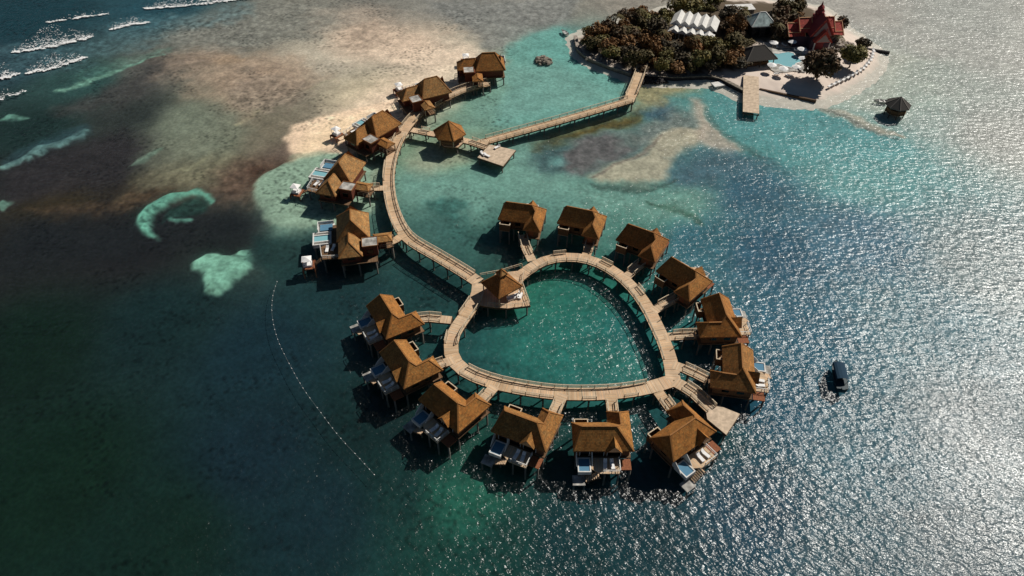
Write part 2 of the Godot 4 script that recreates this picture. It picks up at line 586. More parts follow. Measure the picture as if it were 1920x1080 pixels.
# ---------------------------------------------------------------- large villa
func large_villa(at: Vector2, turn_deg: float, label: String, who: String, roof: Material) -> void:
	# local axes: +z to the open sea, -z to the boardwalk, +x left of the view out
	var t := thing("large_overwater_villa", label, "villa", v3(at, 0), deg_to_rad(turn_deg), "large villas along the upper boardwalk")
	hip_roof(t, "roof", -6.6, 2.6, -4.1, 3.5, 4.9, 8.9, 2.9, 2.4, true, roof)
	hip_roof(t, "lower_roof", 2.0, 8.0, -2.2, 3.2, 4.5, 6.9, 0.3, 2.6, true, roof)
	hip_roof(t, "porch_roof", 0.6, 3.8, -9.0, -4.7, 4.3, 5.0, 1.0, 0.6, false, roof)
	var dg := ns()
	face(dg, [Vector3(-5.4, 6.3, -2.6), Vector3(-5.4, 6.3, 2.0), Vector3(-5.4, 8.6, -0.3)])
	obj("gable_vent", dg, M.fascia, t)
	var fr := ns()
	box(fr, Vector3(4.6, 5.45, -4.0), Vector3(3.0, 0.16, 3.4))
	obj("flat_roof", fr, M.flat, t)
	var ff := ns()
	for q in [[3.05, -4.0, 0.12, 3.52], [6.15, -4.0, 0.12, 3.52]]: box(ff, Vector3(q[0], 5.5, q[1]), Vector3(q[2], 0.34, q[3]))
	for z in [-5.76, -2.24]: box(ff, Vector3(4.6, 5.5, z), Vector3(2.98, 0.34, 0.12))
	obj("parapet", ff, M.fascia, t)
	var w := ns()
	box(w, Vector3(-2.0, 3.6, -0.3), Vector3(7.8, 2.5, 6.2))
	box(w, Vector3(4.9, 3.4, 0.4), Vector3(4.9, 2.1, 4.2))
	box(w, Vector3(4.3, 3.8, -3.9), Vector3(3.2, 2.9, 3.3))
	obj("wall", w, M.wall_red, t)
	for q in [[-4.0, 2.84, 2.4], [-1.0, 2.84, 2.4], [0.9, 2.84, 1.0], [4.9, 2.54, 2.6]]:
		var g := ns()
		box(g, Vector3(q[0], 3.5, q[1]), Vector3(q[2], 2.0, 0.06))
		var o := obj("glass_door", g, M.glass, t)
		var f := ns()
		for s: int in [-1, 1]: box(f, Vector3(q[0] + s * q[2] / 2, 3.5, q[1] + 0.04), Vector3(0.1, 2.1, 0.08))
		obj("frame", f, M.white, o)
	for q in [[5.93, -3.8, 1.4], [7.38, 0.4, 1.6]]:
		var g := ns()
		box(g, Vector3(q[0], 3.7, q[1]), Vector3(0.05, 1.1, q[2]))
		obj("window", g, M.glass, t)
	var dd := ns()
	box(dd, Vector3(2.2, 3.4, -5.6), Vector3(1.2, 2.1, 0.1))
	obj("door", dd, M.wood_red, t)
	for q in [[0.8, -8.8], [3.6, -8.8]]:
		var s := ns()
		box(s, Vector3(q[0], 3.2, q[1]), Vector3(0.16, 2.0, 0.16))
		obj("porch_post", s, M.rail, t)
	var fl := ns()
	box(fl, Vector3(-2.0, 2.28, -0.4), Vector3(8.8, 0.24, 7.0))
	box(fl, Vector3(5.2, 2.27, -1.2), Vector3(5.6, 0.22, 8.2))
	box(fl, Vector3(2.2, 2.26, -6.9), Vector3(3.2, 0.2, 4.2))
	obj("floor_deck", fl, M.terrace, t)
	var te := ns()
	prism(te, PackedVector2Array([Vector2(0.4, 3.1), Vector2(5.6, 3.1), Vector2(5.2, 7.2), Vector2(1.0, 7.6), Vector2(0.4, 6.6)]), 2.2, 2.42)
	obj("terrace_deck", te, M.terrace, t)
	var t2 := ns()
	box(t2, Vector3(-3.1, 2.29, 4.2), Vector3(7.0, 0.2, 2.2))
	obj("side_terrace", t2, M.terrace, t)
	# plunge pool with white coping and slatted ledges
	var pl := ns()
	for x in [-4.2, -3.3, -1.0, 0.0]: box(pl, Vector3(x, 2.1, 7.2), Vector3(0.26, 0.9, 4.3))
	for z in [5.2, 9.2]: box(pl, Vector3(-2.1, 2.1, z), Vector3(4.46, 0.88, 0.3))
	box(pl, Vector3(-2.1, 1.6, 7.2), Vector3(4.4, 0.16, 4.2))
	var po := obj("plunge_pool", pl, M.white, t)
	var pw := ns()
	box(pw, Vector3(-2.15, 2.0, 7.2), Vector3(2.0, 0.7, 3.6))
	obj("pool_water", pw, M.pool_water, po)
	# white-framed overwater lounge
	var lf := ns()
	box(lf, Vector3(-5.9, 2.9, 8.1), Vector3(3.0, 0.9, 0.16))
	box(lf, Vector3(-7.3, 2.9, 6.2), Vector3(0.16, 0.9, 3.6))
	box(lf, Vector3(-5.9, 2.25, 6.2), Vector3(3.0, 0.16, 3.8))
	obj("lounge_wall", lf, M.white, t)
	var lb := ns()
	box(lb, Vector3(-5.8, 2.5, 6.2), Vector3(2.2, 0.3, 2.9))
	obj("lounge_net", lb, M.blue_water, t)
	# small tables and chairs stay with the deck as planters and stools
	var sp := ns()
	box(sp, Vector3(4.9, 0.9, 10.4), Vector3(3.0, 0.16, 2.8))
	obj("swim_platform", sp, M.wood_red, t)
	for q in [[3.5, 9.1], [6.3, 9.1], [3.5, 11.7], [6.3, 11.7]]:
		var sk := ns()
		tube(sk, Vector3(q[0], -3.4, q[1]), Vector3(q[0], 0.85, q[1]), 0.16, 0.16)
		obj("platform_leg", sk, M.wood_red, t)
	for k in 5:
		var s := ns()
		box(s, Vector3(4.9, 2.15 - k * 0.26, 7.5 + k * 0.32), Vector3(1.2, 0.07, 0.28))
		obj("step", s, M.terrace, t)
	rail_line(t, [Vector2(5.5, 3.2), Vector2(5.15, 7.1), Vector2(1.1, 7.5)], 2.42, M.white, 1.4)
	rail_line(t, [Vector2(0.7, -9.0), Vector2(0.7, -5.6)], 2.36, M.rail, 1.4)
	rail_line(t, [Vector2(3.7, -9.0), Vector2(3.7, -6.0)], 2.36, M.rail, 1.4)
	for q in [[-6, -3.5], [-6, 0], [-6, 3], [-3, -3.5], [-3, 3], [0, -3.5], [0, 3], [2.6, -5], [2.6, 0], [5.2, -5], [7.6, -4.8], [7.6, -1], [7.6, 2.6], [5.2, 2.6], [5, 6.8], [1.2, 7.2], [-4, 5.4], [-4, 9], [-0.2, 5.4], [-0.2, 9], [-7.2, 7.8], [-4.7, 7.8], [0.8, -8.8], [3.6, -8.8]]:
		var s := ns(true)
		tube(s, Vector3(q[0], -3.4, q[1]), Vector3(q[0], 1.6 if q[1] > 5.2 and q[0] < 0 else 2.16, q[1]), 0.21, 0.19, 7)
		obj("stilt", s, M.pile, t)
	var b := Basis(Vector3.UP, deg_to_rad(turn_deg))
	lounger(v3(at, 2.42) + b * Vector3(2.0, 0, 4.6), deg_to_rad(turn_deg + 70), "sun lounger by the wall on %s deck" % who, "sun loungers on the villa terraces")
	lounger(v3(at, 2.42) + b * Vector3(2.2, 0, 6.0), deg_to_rad(turn_deg + 80), "sun lounger at the outer edge of %s deck" % who, "sun loungers on the villa terraces")
	# daybed with a white canopy on the swim platform
	var day := thing("canopy_daybed", "white canopied daybed on red platform of %s" % who, "daybed", v3(at, 0.98) + b * Vector3(4.8, 0, 10.6), deg_to_rad(turn_deg), "daybeds on the swim platforms")
	var d1 := ns()
	box(d1, Vector3(0, 0.25, 0), Vector3(1.7, 0.5, 1.9))
	obj("mattress", d1, M.cushion, day)
	for q in [[-0.85, -0.95], [0.85, -0.95], [-0.85, 0.95], [0.85, 0.95]]:
		var s := ns()
		box(s, Vector3(q[0], 0.9, q[1]), Vector3(0.09, 1.8, 0.09))
		obj("post", s, M.white, day)
	var ca := ns()
	for i in 4:
		var c := [Vector3(-1, 1.8, -1.1), Vector3(1, 1.8, -1.1), Vector3(1, 1.8, 1.1), Vector3(-1, 1.8, 1.1)]
		face(ca, [c[(i + 1) % 4], c[i], Vector3(0, 2.25, 0)])
	obj("canopy", ca, M.cushion, day)

# ---------------------------------------------------------------- sea bed
const BX := -240.0
const BZ := -340.0
const BW := 480.0
const BD := 310.0
const NX := 960
const NZ := 620
var cr := PackedFloat32Array()
var cg := PackedFloat32Array()
var cb := PackedFloat32Array()
var warp_x := PackedFloat32Array()
var warp_z := PackedFloat32Array()

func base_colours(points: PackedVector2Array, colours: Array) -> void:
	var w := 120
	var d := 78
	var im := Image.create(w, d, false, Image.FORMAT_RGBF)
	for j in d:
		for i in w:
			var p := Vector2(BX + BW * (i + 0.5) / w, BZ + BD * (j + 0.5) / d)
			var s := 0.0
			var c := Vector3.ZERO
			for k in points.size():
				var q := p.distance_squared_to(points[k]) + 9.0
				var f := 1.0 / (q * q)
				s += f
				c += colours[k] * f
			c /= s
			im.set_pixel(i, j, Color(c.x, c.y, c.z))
	im.resize(NX, NZ, Image.INTERPOLATE_CUBIC)
	var f := im.get_data().to_float32_array()
	cr.resize(NX * NZ); cg.resize(NX * NZ); cb.resize(NX * NZ)
	warp_x.resize(NX * NZ); warp_z.resize(NX * NZ)
	for i in NX * NZ:
		cr[i] = f[i * 3]; cg[i] = f[i * 3 + 1]; cb[i] = f[i * 3 + 2]
		var x := float(i % NX)
		var z := float(i / NX)
		warp_x[i] = noise.get_noise_2d(x * 0.5, z * 0.5) * 5.0 + noise_fine.get_noise_2d(x * 1.6, z * 1.6) * 1.8
		warp_z[i] = noise.get_noise_2d(x * 0.5 + 900.0, z * 0.5) * 5.0 + noise_fine.get_noise_2d(x * 1.6 + 500.0, z * 1.6) * 1.8

func patch(c: Vector3, poly: PackedVector2Array, feather := 2.0, warp := 1.0, strength := 1.0, mottle := 0.0, line := 0.0) -> void:
	# a filled area of the bed (line = 0) or a band of that width along the points
	var lo := poly[0]
	var hi := poly[0]
	for p in poly:
		lo = lo.min(p)
		hi = hi.max(p)
	var m := feather + warp * 7.0 + line
	var sx := BW / NX
	var i0 := maxi(0, int((lo.x - m - BX) / sx))
	var i1 := mini(NX - 1, int((hi.x + m - BX) / sx))
	var j0 := maxi(0, int((lo.y - m - BZ) / sx))
	var j1 := mini(NZ - 1, int((hi.y + m - BZ) / sx))
	var n := poly.size()
	c /= 255.0
	var run := PackedFloat32Array([0.0])
	for k in range(1, n): run.append(run[k - 1] + poly[k].distance_to(poly[k - 1]))
	for j in range(j0, j1 + 1):
		for i in range(i0, i1 + 1):
			var at := j * NX + i
			var p := Vector2(BX + (i + 0.5) * sx + warp_x[at] * warp, BZ + (j + 0.5) * sx + warp_z[at] * warp)
			var best := 1e9
			var along := 0.0
			var inside := false
			for k in (n if line == 0.0 else n - 1):
				var a := poly[k]
				var b := poly[k + 1 if k + 1 < n else 0]
				var e := b - a
				var d := p - a
				var f := clampf(d.dot(e) / e.length_squared(), 0.0, 1.0)
				var l := (d - e * f).length_squared()
				if l < best:
					best = l
					along = run[k] + f * e.length()
				if line == 0.0 and (a.y > p.y) != (b.y > p.y) and p.x < (b.x - a.x) * (p.y - a.y) / (b.y - a.y) + a.x: inside = not inside
			best = sqrt(best)
			var s: float
			if line == 0.0: s = smoothstep(-feather, feather, best if inside else -best)
			else:
				var wide := line * sqrt(maxf(0.0, sin(PI * clampf(along / run[n - 1], 0.02, 0.98)))) * (1.0 + 0.5 * noise.get_noise_1d(along * 6.0))
				s = 1.0 - smoothstep(maxf(0.0, wide / 2 - feather), wide / 2 + feather, best)
			if s <= 0.0: continue
			s *= strength
			var k := 1.0
			if mottle > 0.0:
				k = 1.0 + mottle * (noise_fine.get_noise_2d(i * 3.5, j * 3.5) * 1.4 + noise.get_noise_2d(i * 4.0, j * 4.0))
			cr[at] = lerpf(cr[at], c.x * k, s)
			cg[at] = lerpf(cg[at], c.y * k, s)
			cb[at] = lerpf(cb[at], c.z * k, s)

func bed() -> void:
	var far := Vector3(0.1, 0.17, 0.17)
	var by := PackedByteArray()
	by.resize(NX * NZ * 3)
	for at in NX * NZ:
		var x := at % NX
		var z := at / NX
		var e: float = minf(minf(x, NX - 1 - x), minf(z, NZ - 1 - z)) / 40.0
		e = clampf(e, 0.0, 1.0)
		var g := 1.0 + 0.1 * noise_fine.get_noise_2d(x * 2.2, z * 2.2) + 0.1 * noise.get_noise_2d(x * 1.3, z * 2.6)
		var coral := smoothstep(0.12, 0.42, noise_fine.get_noise_2d(x * 6.5, z * 6.5)) * smoothstep(0.0, 0.3, noise.get_noise_2d(x * 0.7 + 300.0, z * 0.9))
		g *= 1.0 - 0.3 * coral * (1.0 if x < 480 else 0.4)
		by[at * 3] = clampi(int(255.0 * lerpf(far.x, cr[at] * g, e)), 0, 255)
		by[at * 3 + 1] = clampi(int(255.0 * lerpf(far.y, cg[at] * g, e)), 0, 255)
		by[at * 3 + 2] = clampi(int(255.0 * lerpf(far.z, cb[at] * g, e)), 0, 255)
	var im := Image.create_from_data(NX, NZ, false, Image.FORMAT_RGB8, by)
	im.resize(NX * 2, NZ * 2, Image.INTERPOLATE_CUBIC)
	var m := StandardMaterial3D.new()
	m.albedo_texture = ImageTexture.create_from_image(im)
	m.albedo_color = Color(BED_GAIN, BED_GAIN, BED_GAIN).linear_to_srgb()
	m.roughness = 1.0
	m.specular_mode = BaseMaterial3D.SPECULAR_DISABLED
	m.detail_enabled = true
	m.detail_albedo = noise_tex(0.035, 77, 0.8, 512, 5)
	m.detail_blend_mode = BaseMaterial3D.BLEND_MODE_MUL
	m.detail_uv_layer = BaseMaterial3D.DETAIL_UV_2
	m.uv2_scale = Vector3(1.0 / 23.0, 1.0 / 23.0, 1)
	# pale sand lies shallow, dark bottom deep
	var nx := 240
	var nz := 155
	var v := PackedVector3Array()
	var uv := PackedVector2Array()
	var uv2 := PackedVector2Array()
	var nn := PackedVector3Array()
	var idx := PackedInt32Array()
	for j in nz + 1:
		for i in nx + 1:
			var at := mini(NZ - 1, j * NZ / nz) * NX + mini(NX - 1, i * NX / nx)
			var lum := (cr[at] + cg[at] + cb[at]) / 3.0
			# the reef crest on the far west side is shallow too: that is where the swell breaks
			var crest := smoothstep(-70.0, -100.0, BX + BW * i / nx) * smoothstep(-185.0, -205.0, BZ + BD * j / nz)
			var p := Vector3(BX + BW * i / nx, -lerpf(lerpf(1.9, 0.5, smoothstep(0.12, 0.6, lum)), 0.4, crest) + 0.1 * noise.get_noise_2d(i * 3.0, j * 3.0), BZ + BD * j / nz)
			v.append(p)
			nn.append(Vector3.UP)
			uv.append(Vector2(float(i) / nx, float(j) / nz))
			uv2.append(Vector2(p.x, p.z))
			if i < nx and j < nz:
				var a := j * (nx + 1) + i
				idx.append_array([a, a + 1, a + nx + 1, a + 1, a + nx + 2, a + nx + 1])
	var arr := []
	arr.resize(Mesh.ARRAY_MAX)
	arr[Mesh.ARRAY_VERTEX] = v
	arr[Mesh.ARRAY_NORMAL] = nn
	arr[Mesh.ARRAY_TEX_UV] = uv
	arr[Mesh.ARRAY_TEX_UV2] = uv2
	arr[Mesh.ARRAY_INDEX] = idx
	var me := ArrayMesh.new()
	me.add_surface_from_arrays(Mesh.PRIMITIVE_TRIANGLES, arr)
	var o := MeshInstance3D.new()
	o.name = "sea_bed"
	o.mesh = me
	o.material_override = m
	add_child(o)
	tag(o, "sea bed of sand flats, weed and reef seen through the water", "sea bed", "", "structure")
	# the deep beyond
	var st := ns()
	for q in [[-2500, -2500, 2500, BZ], [-2500, BZ, BX, BZ + BD], [BX + BW, BZ, 2500, BZ + BD], [-2500, BZ + BD, 2500, 2500]]:
		face(st, [Vector3(q[0], -2.4, q[1]), Vector3(q[0], -2.4, q[3]), Vector3(q[2], -2.4, q[3]), Vector3(q[2], -2.4, q[1])])
	var dm := mat(Color(far.x, far.y, far.z).srgb_to_linear(), 1.0)
	dm.specular_mode = BaseMaterial3D.SPECULAR_DISABLED
	var deep := obj("deep_sea_bed", st, dm)
	tag(deep, "dark deep sea bed beyond the reef", "sea bed", "", "structure")

func water() -> void:
	var n := FastNoiseLite.new()
	n.seed = 41
	n.noise_type = FastNoiseLite.TYPE_SIMPLEX_SMOOTH
	n.frequency = WAVE_FREQ
	n.fractal_octaves = 5
	n.fractal_gain = 0.56
	n.fractal_lacunarity = 2.1
	# a tile that repeats: the margin past its far edges is blended in at the near ones, keeping the wave height even
	var mg := 128
	var raw := n.get_image(2048 + mg, 2048 + mg)
	raw.convert(Image.FORMAT_L8)
	var b := raw.get_data()
	var w := 2048 + mg
	for k in mg:
		var f := smoothstep(0.0, 1.0, (k + 0.5) / mg)
		var fa := sin(f * PI / 2)
		var fb := cos(f * PI / 2)
		for y in w:
			b[y * w + k] = clampi(int(127.5 + (b[y * w + k] - 127.5) * fa + (b[y * w + k + 2048] - 127.5) * fb), 0, 255)
	for k in mg:
		var f := smoothstep(0.0, 1.0, (k + 0.5) / mg)
		var fa := sin(f * PI / 2)
		var fb := cos(f * PI / 2)
		for x in w:
			b[k * w + x] = clampi(int(127.5 + (b[k * w + x] - 127.5) * fa + (b[(k + 2048) * w + x] - 127.5) * fb), 0, 255)
	# calmer lanes and rougher ones
	var lanes := FastNoiseLite.new()
	lanes.seed = 43
	lanes.frequency = 0.006
	lanes.fractal_octaves = 2
	var lane := lanes.get_seamless_image(512, 512)
	lane.resize(2048, 2048, Image.INTERPOLATE_BILINEAR)
	lane.convert(Image.FORMAT_L8)
	var lb := lane.get_data()
	for y in 2048:
		for x in 2048:
			var at := y * w + x
			b[at] = clampi(int(127.5 + (b[at] - 127.5) * (0.72 + lb[y * 2048 + x] / 460.0)), 0, 255)
	var im := Image.create_from_data(w, w, false, Image.FORMAT_L8, b).get_region(Rect2i(0, 0, 2048, 2048))
	im.convert(Image.FORMAT_RGBA8)
	var wide := Image.create(2064, 2064, false, Image.FORMAT_RGBA8)   # a wrapped margin, so that the slopes join at the seam
	for sx in [-1, 0, 1]:
		for sy in [-1, 0, 1]: wide.blit_rect(im, Rect2i(0, 0, 2048, 2048), Vector2i(8 + sx * 2048, 8 + sy * 2048))
	wide.bump_map_to_normal_map(WAVE_BUMP)
	im = wide.get_region(Rect2i(8, 8, 2048, 2048))
	var m := StandardMaterial3D.new()
	m.transparency = BaseMaterial3D.TRANSPARENCY_ALPHA
	m.albedo_color = Color(0.8, 0.95, 0.95, 0.0)
	m.roughness = WATER_ROUGH
	m.metallic_specular = 0.36
	m.normal_enabled = true
	m.normal_texture = ImageTexture.create_from_image(im)
	m.normal_scale = 1.0
	var st := SurfaceTool.new()
	st.begin(Mesh.PRIMITIVE_TRIANGLES)
	var d := Vector2.from_angle(deg_to_rad(WAVE_DIR))
	var c := [Vector2(-2500, -2500), Vector2(2500, -2500), Vector2(2500, 2500), Vector2(-2500, 2500)]
	for k in [0, 1, 2, 0, 2, 3]:
		var p: Vector2 = c[k]
		st.set_normal(Vector3.UP)
		st.set_uv(Vector2(p.dot(d) / (WAVE_TILE * 1.8), p.dot(d.orthogonal()) / WAVE_TILE))
		st.add_vertex(Vector3(p.x, SEA, p.y))
	var o := MeshInstance3D.new()
	o.name = "water"
	o.mesh = st.commit()
	o.material_override = m
	add_child(o)
	tag(o, "rippled sea water glittering in the sun", "water", "", "structure")

func breaking_wave(line: PackedVector2Array, width: float, density: float, label: String, seed_: int) -> void:
	var r := RandomNumberGenerator.new()
	r.seed = seed_
	var c := smooth_line(line, 0.5)
	var n := normals_of(c)
	var st := ns()
	var total := int(c.size() * density)
	var crest := c.size() * 7
	for k in total + crest:
		var i := r.randi_range(0, c.size() - 1)
		var end := sin(PI * (i + 0.5) / c.size())
		var t := pow(r.randf(), 1.7)
		var lace := noise_fine.get_noise_2d(i * 7.0, t * width * 22.0 + seed_ * 31.0) + 0.5 * noise.get_noise_2d(i * 2.2 + seed_ * 50.0, 0.0)
		if k >= total and noise.get_noise_1d(i * 4.0 + seed_ * 77.0) > 0.12: continue
		if k >= total: t = 0.07 * r.randf() * r.randf()   # the crest itself is nearly unbroken
		elif lace < -0.02 + minf(t, 0.5) * 0.45 - 0.1 * end: continue
		var back := t * width * 1.7 * (0.25 + 0.75 * end)
		var up := n[i] if n[i].y < 0.0 else -n[i]
		var p := c[i] + up * back + Vector2(r.randf_range(-0.9, 0.9), r.randf_range(-0.35, 0.35) + 1.3 * noise_fine.get_noise_1d(i * 3.0 + seed_ * 100.0))
		var size := lerpf(0.3, 0.1, pow(t, 0.35)) * r.randf_range(0.4, 1.3)
		var y := 0.02 + 0.12 * pow(1.0 - t, 6.0) * end * r.randf()
		var a0 := r.randf() * TAU
		var mid := v3(p, y)
		var ring := []
		for e in 5:
			var f := size * r.randf_range(0.5, 1.2)
			ring.append(mid + Vector3(cos(a0 + e * TAU / 5) * f * 1.6, r.randf_range(-0.02, 0.02), sin(a0 + e * TAU / 5) * f))
		for e in 5: face(st, [mid + Vector3(0, 0.05 * size, 0), ring[e], ring[(e + 1) % 5]])
	var o := obj("breaking_wave", st, M.foam)
	tag(o, label, "wave", "waves breaking on the reef", "stuff")

# ---------------------------------------------------------------- plants
func tree_thing(called: String, label: String, at: Vector3, size: Vector3, leaf: Material, seed_: int, group := "", leaf_size := 0.55, clumps := 16) -> Node3D:
	var r := RandomNumberGenerator.new()
	r.seed = seed_
	var t := thing(called, label, "tree", at, r.randf() * TAU, group)
	var tr := ns(true)
	var fork := size.y * 0.35
	tube(tr, Vector3(0, -0.4, 0), Vector3(0.1, fork, 0), 0.26, 0.18, 6)
	for k in 4:
		var a := TAU * k / 4 + r.randf()
		tube(tr, Vector3(0.1, fork * 0.9, 0), Vector3(cos(a) * size.x * 0.3, size.y * 0.7, sin(a) * size.z * 0.3), 0.13, 0.04, 5)
	obj("trunk", tr, M.bark, t)
	var st := SurfaceTool.new()
	st.begin(Mesh.PRIMITIVE_TRIANGLES)
	for k in clumps:
		var d := Vector3(r.randfn(), r.randfn() * 0.7 + 0.35, r.randfn()).normalized() * r.randf_range(0.35, 1.0)
		var c := Vector3(d.x * size.x * 0.38, size.y * 0.58 + d.y * size.y * 0.3, d.z * size.z * 0.38)
		var cs := r.randf_range(0.17, 0.26) * minf(size.x + size.z, 15.0) * 0.5
		var tone := r.randf_range(0.55, 1.5)
		var warm := r.randf_range(-0.15, 0.2)
		for q in 46:
			var o := Vector3(r.randfn(), r.randfn(), r.randfn()).normalized()
			var p := c + o * cs * r.randf_range(0.6, 1.05) * Vector3(1, 0.75, 1)
			if p.y < 0.3: p.y = 0.3 + r.randf() * 0.4
			var n := (o + Vector3(r.randfn(), r.randfn() + 0.6, r.randfn()) * 0.5).normalized()
			var u := n.cross(Vector3(r.randfn(), r.randfn(), r.randfn())).normalized()
			var v := n.cross(u)
			var s := leaf_size * r.randf_range(0.55, 1.2)
			var g := tone * r.randf_range(0.75, 1.25)
			var col := Color(g * (1.0 + warm), g, g * (1.0 - warm))
			for e in [[-1, -0.3], [0, 0.55], [1, -0.2], [-1, -0.3], [1, -0.2], [0.1, -0.7]]:
				st.set_color(col)
				st.set_normal(n)
				st.add_vertex(p + u * e[0] * s + v * e[1] * s)
	var o := MeshInstance3D.new()
	o.name = "crown"
	o.mesh = st.commit()
	o.material_override = leaf
	t.add_child(o, true)
	return t

func palm(at: Vector3, h: float, label: String, seed_: int) -> void:
	var r := RandomNumberGenerator.new()
	r.seed = seed_
	var t := thing("palm_tree", label, "palm tree", at, 0.0, "palms on the island")
	var tr := ns(true)
	var top := Vector3(0.7, h, 0.3)
	tube(tr, Vector3(0, -0.4, 0), top * Vector3(0.4, 0.55, 0.4), 0.2, 0.16, 6)
	tube(tr, top * Vector3(0.4, 0.55, 0.4), top, 0.16, 0.12, 6)
	obj("trunk", tr, M.bark, t)
	for k in 11:
		var st := SurfaceTool.new()
		st.begin(Mesh.PRIMITIVE_TRIANGLES)
		var a := TAU * k / 11 + r.randf_range(-0.2, 0.2)
		var d := Vector3(cos(a), 0, sin(a))
		var side := Vector3(-sin(a), 0, cos(a))
		var l := r.randf_range(2.2, 3.0)
		for q in 9:
			var f := q / 9.0
			var p := top + d * l * f + Vector3.UP * (0.7 * f - 1.7 * f * f) * l * 0.6
			var wl := 0.75 * sin(PI * (0.15 + f * 0.8))
			for s: int in [-1, 1]:
				st.set_normal(Vector3.UP)
				st.set_color(Color(1, 1, 1))
				for e in [p, p + d * 0.3, p + d * 0.35 + side * s * wl + Vector3(0, -0.25, 0)]: st.add_vertex(e)
		var o := MeshInstance3D.new()
		o.name = "frond"
		o.mesh = st.commit()
		o.material_override = M.leaf[1]
		t.add_child(o, true)

# ---------------------------------------------------------------- island
func inside_poly(p: Vector2, poly: PackedVector2Array) -> float:
	# signed distance, positive inside
	var best := 1e9
	for k in poly.size():
		var a := poly[k]
		var b := poly[(k + 1) % poly.size()]
		best = minf(best, p.distance_to(Geometry2D.get_closest_point_to_segment(p, a, b)))
	return best if Geometry2D.is_point_in_polygon(p, poly) else -best

func island_ground(outline: PackedVector2Array, soil: PackedVector2Array) -> void:
	var lo := outline[0]
	var hi := outline[0]
	for p in outline:
		lo = lo.min(p)
		hi = hi.max(p)
	lo -= Vector2(12, 12)
	hi += Vector2(12, 12)
	var step := 1.25
	var nx := int((hi.x - lo.x) / step)
	var nz := int((hi.y - lo.y) / step)
	var st := SurfaceTool.new()
	st.begin(Mesh.PRIMITIVE_TRIANGLES)
	st.set_smooth_group(0)
	var hs := PackedFloat32Array()
	var cs := PackedColorArray()
	for j in nz + 1:
		for i in nx + 1:
			var p := lo + Vector2(i, j) * step
			var d := inside_poly(p, outline) + noise_fine.get_noise_2d(p.x * 6.0, p.y * 6.0) * 1.3
			hs.append(clampf(d * 0.16, -2.6, 1.25) + 0.07 * noise_fine.get_noise_2d(p.x * 11.0, p.y * 11.0) - 0.02)
			var s := smoothstep(-1.5, 2.0, inside_poly(p, soil) + noise.get_noise_2d(p.x * 9.0, p.y * 9.0) * 3.0)
			var g := 1.0 + 0.16 * noise_fine.get_noise_2d(p.x * 14.0, p.y * 14.0)
			var sand := Color(0.66, 0.555, 0.475) * g
			var wet := Color(0.54, 0.49, 0.42) * g
			var c := wet.lerp(sand, smoothstep(0.0, 2.5, d))
			cs.append(c.lerp(Color(0.1, 0.075, 0.05) * g, s))
	for j in nz:
		for i in nx:
			for q in [[0, 0], [1, 0], [1, 1], [0, 0], [1, 1], [0, 1]]:
				var k: int = (j + q[1]) * (nx + 1) + i + q[0]
				st.set_color(cs[k])
				st.add_vertex(Vector3(lo.x + (i + q[0]) * step, hs[k], lo.y + (j + q[1]) * step))
	st.index()
	st.generate_normals()
	var o := MeshInstance3D.new()
	o.name = "island_ground"
	o.mesh = st.commit()
	var m := mat(Color(1, 1, 1), 0.95)
	m.vertex_color_use_as_albedo = true
	o.material_override = m
	add_child(o)
	tag(o, "sandy island ground with pale beach and dark soil under the trees", "island", "", "structure")

func wall_line(called: String, label: String, cat: String, line: PackedVector2Array, w: float, y0: float, y1: float, m: Material, cap: Material = null) -> void:
	var t := thing(called, label, cat)
	var c := even(line, 2.4)
	var n := normals_of(c)
	for i in c.size() - 1:
		var st := ns()
		var a := c[i].lerp(c[i + 1], 0.006)
		var b := c[i + 1].lerp(c[i], 0.006)
		var lift := 0.03 * noise_fine.get_noise_2d(i * 40.0, 3.0)
		prism(st, PackedVector2Array([a + n[i] * w / 2, b + n[i + 1] * w / 2, b - n[i + 1] * w / 2, a - n[i] * w / 2]), y0, y1 + lift)
		obj("wall_block", st, m, t)
		if cap:
			var cp := ns()
			prism(cp, PackedVector2Array([a + n[i] * (w / 2 + 0.1), b + n[i + 1] * (w / 2 + 0.1), b - n[i + 1] * (w / 2 + 0.1), a - n[i] * (w / 2 + 0.1)]), y1 + lift + 0.002, y1 + lift + 0.2)
			obj("coping", cp, cap, t)

func rock(st: SurfaceTool, c: Vector3, s: float, r: RandomNumberGenerator) -> void:
	var rings := [[0.95, -0.3], [1.0, 0.15], [0.6, 0.6]]
	var v := []
	for g in rings:
		var row := []
		for i in 7: row.append(c + Vector3(cos(TAU * i / 7) * g[0], g[1], sin(TAU * i / 7) * g[0]) * s * r.randf_range(0.75, 1.2))
		v.append(row)
	var top := c + Vector3(0, s * 0.75, 0)
	for i in 7:
		var k := (i + 1) % 7
		face(st, [v[0][i], v[0][k], v[1][k], v[1][i]])
		face(st, [v[1][i], v[1][k], v[2][k], v[2][i]])
		face(st, [v[2][i], v[2][k], top])

func rock_pile(called: String, label: String, at: Vector2, rx: float, rz: float, n: int, size: float, y: float, m: Material, seed_: int) -> void:
	var r := RandomNumberGenerator.new()
	r.seed = seed_
	var t := thing(called, label, "rocks", v3(at, 0))
	for k in n:
		var a := r.randf() * TAU
		var d := sqrt(r.randf())
		var st := ns()
		rock(st, Vector3(cos(a) * d * rx, y + (1.0 - d) * size * 0.9, sin(a) * d * rz), size * r.randf_range(0.5, 1.2), r)
		obj("rock", st, m, t)

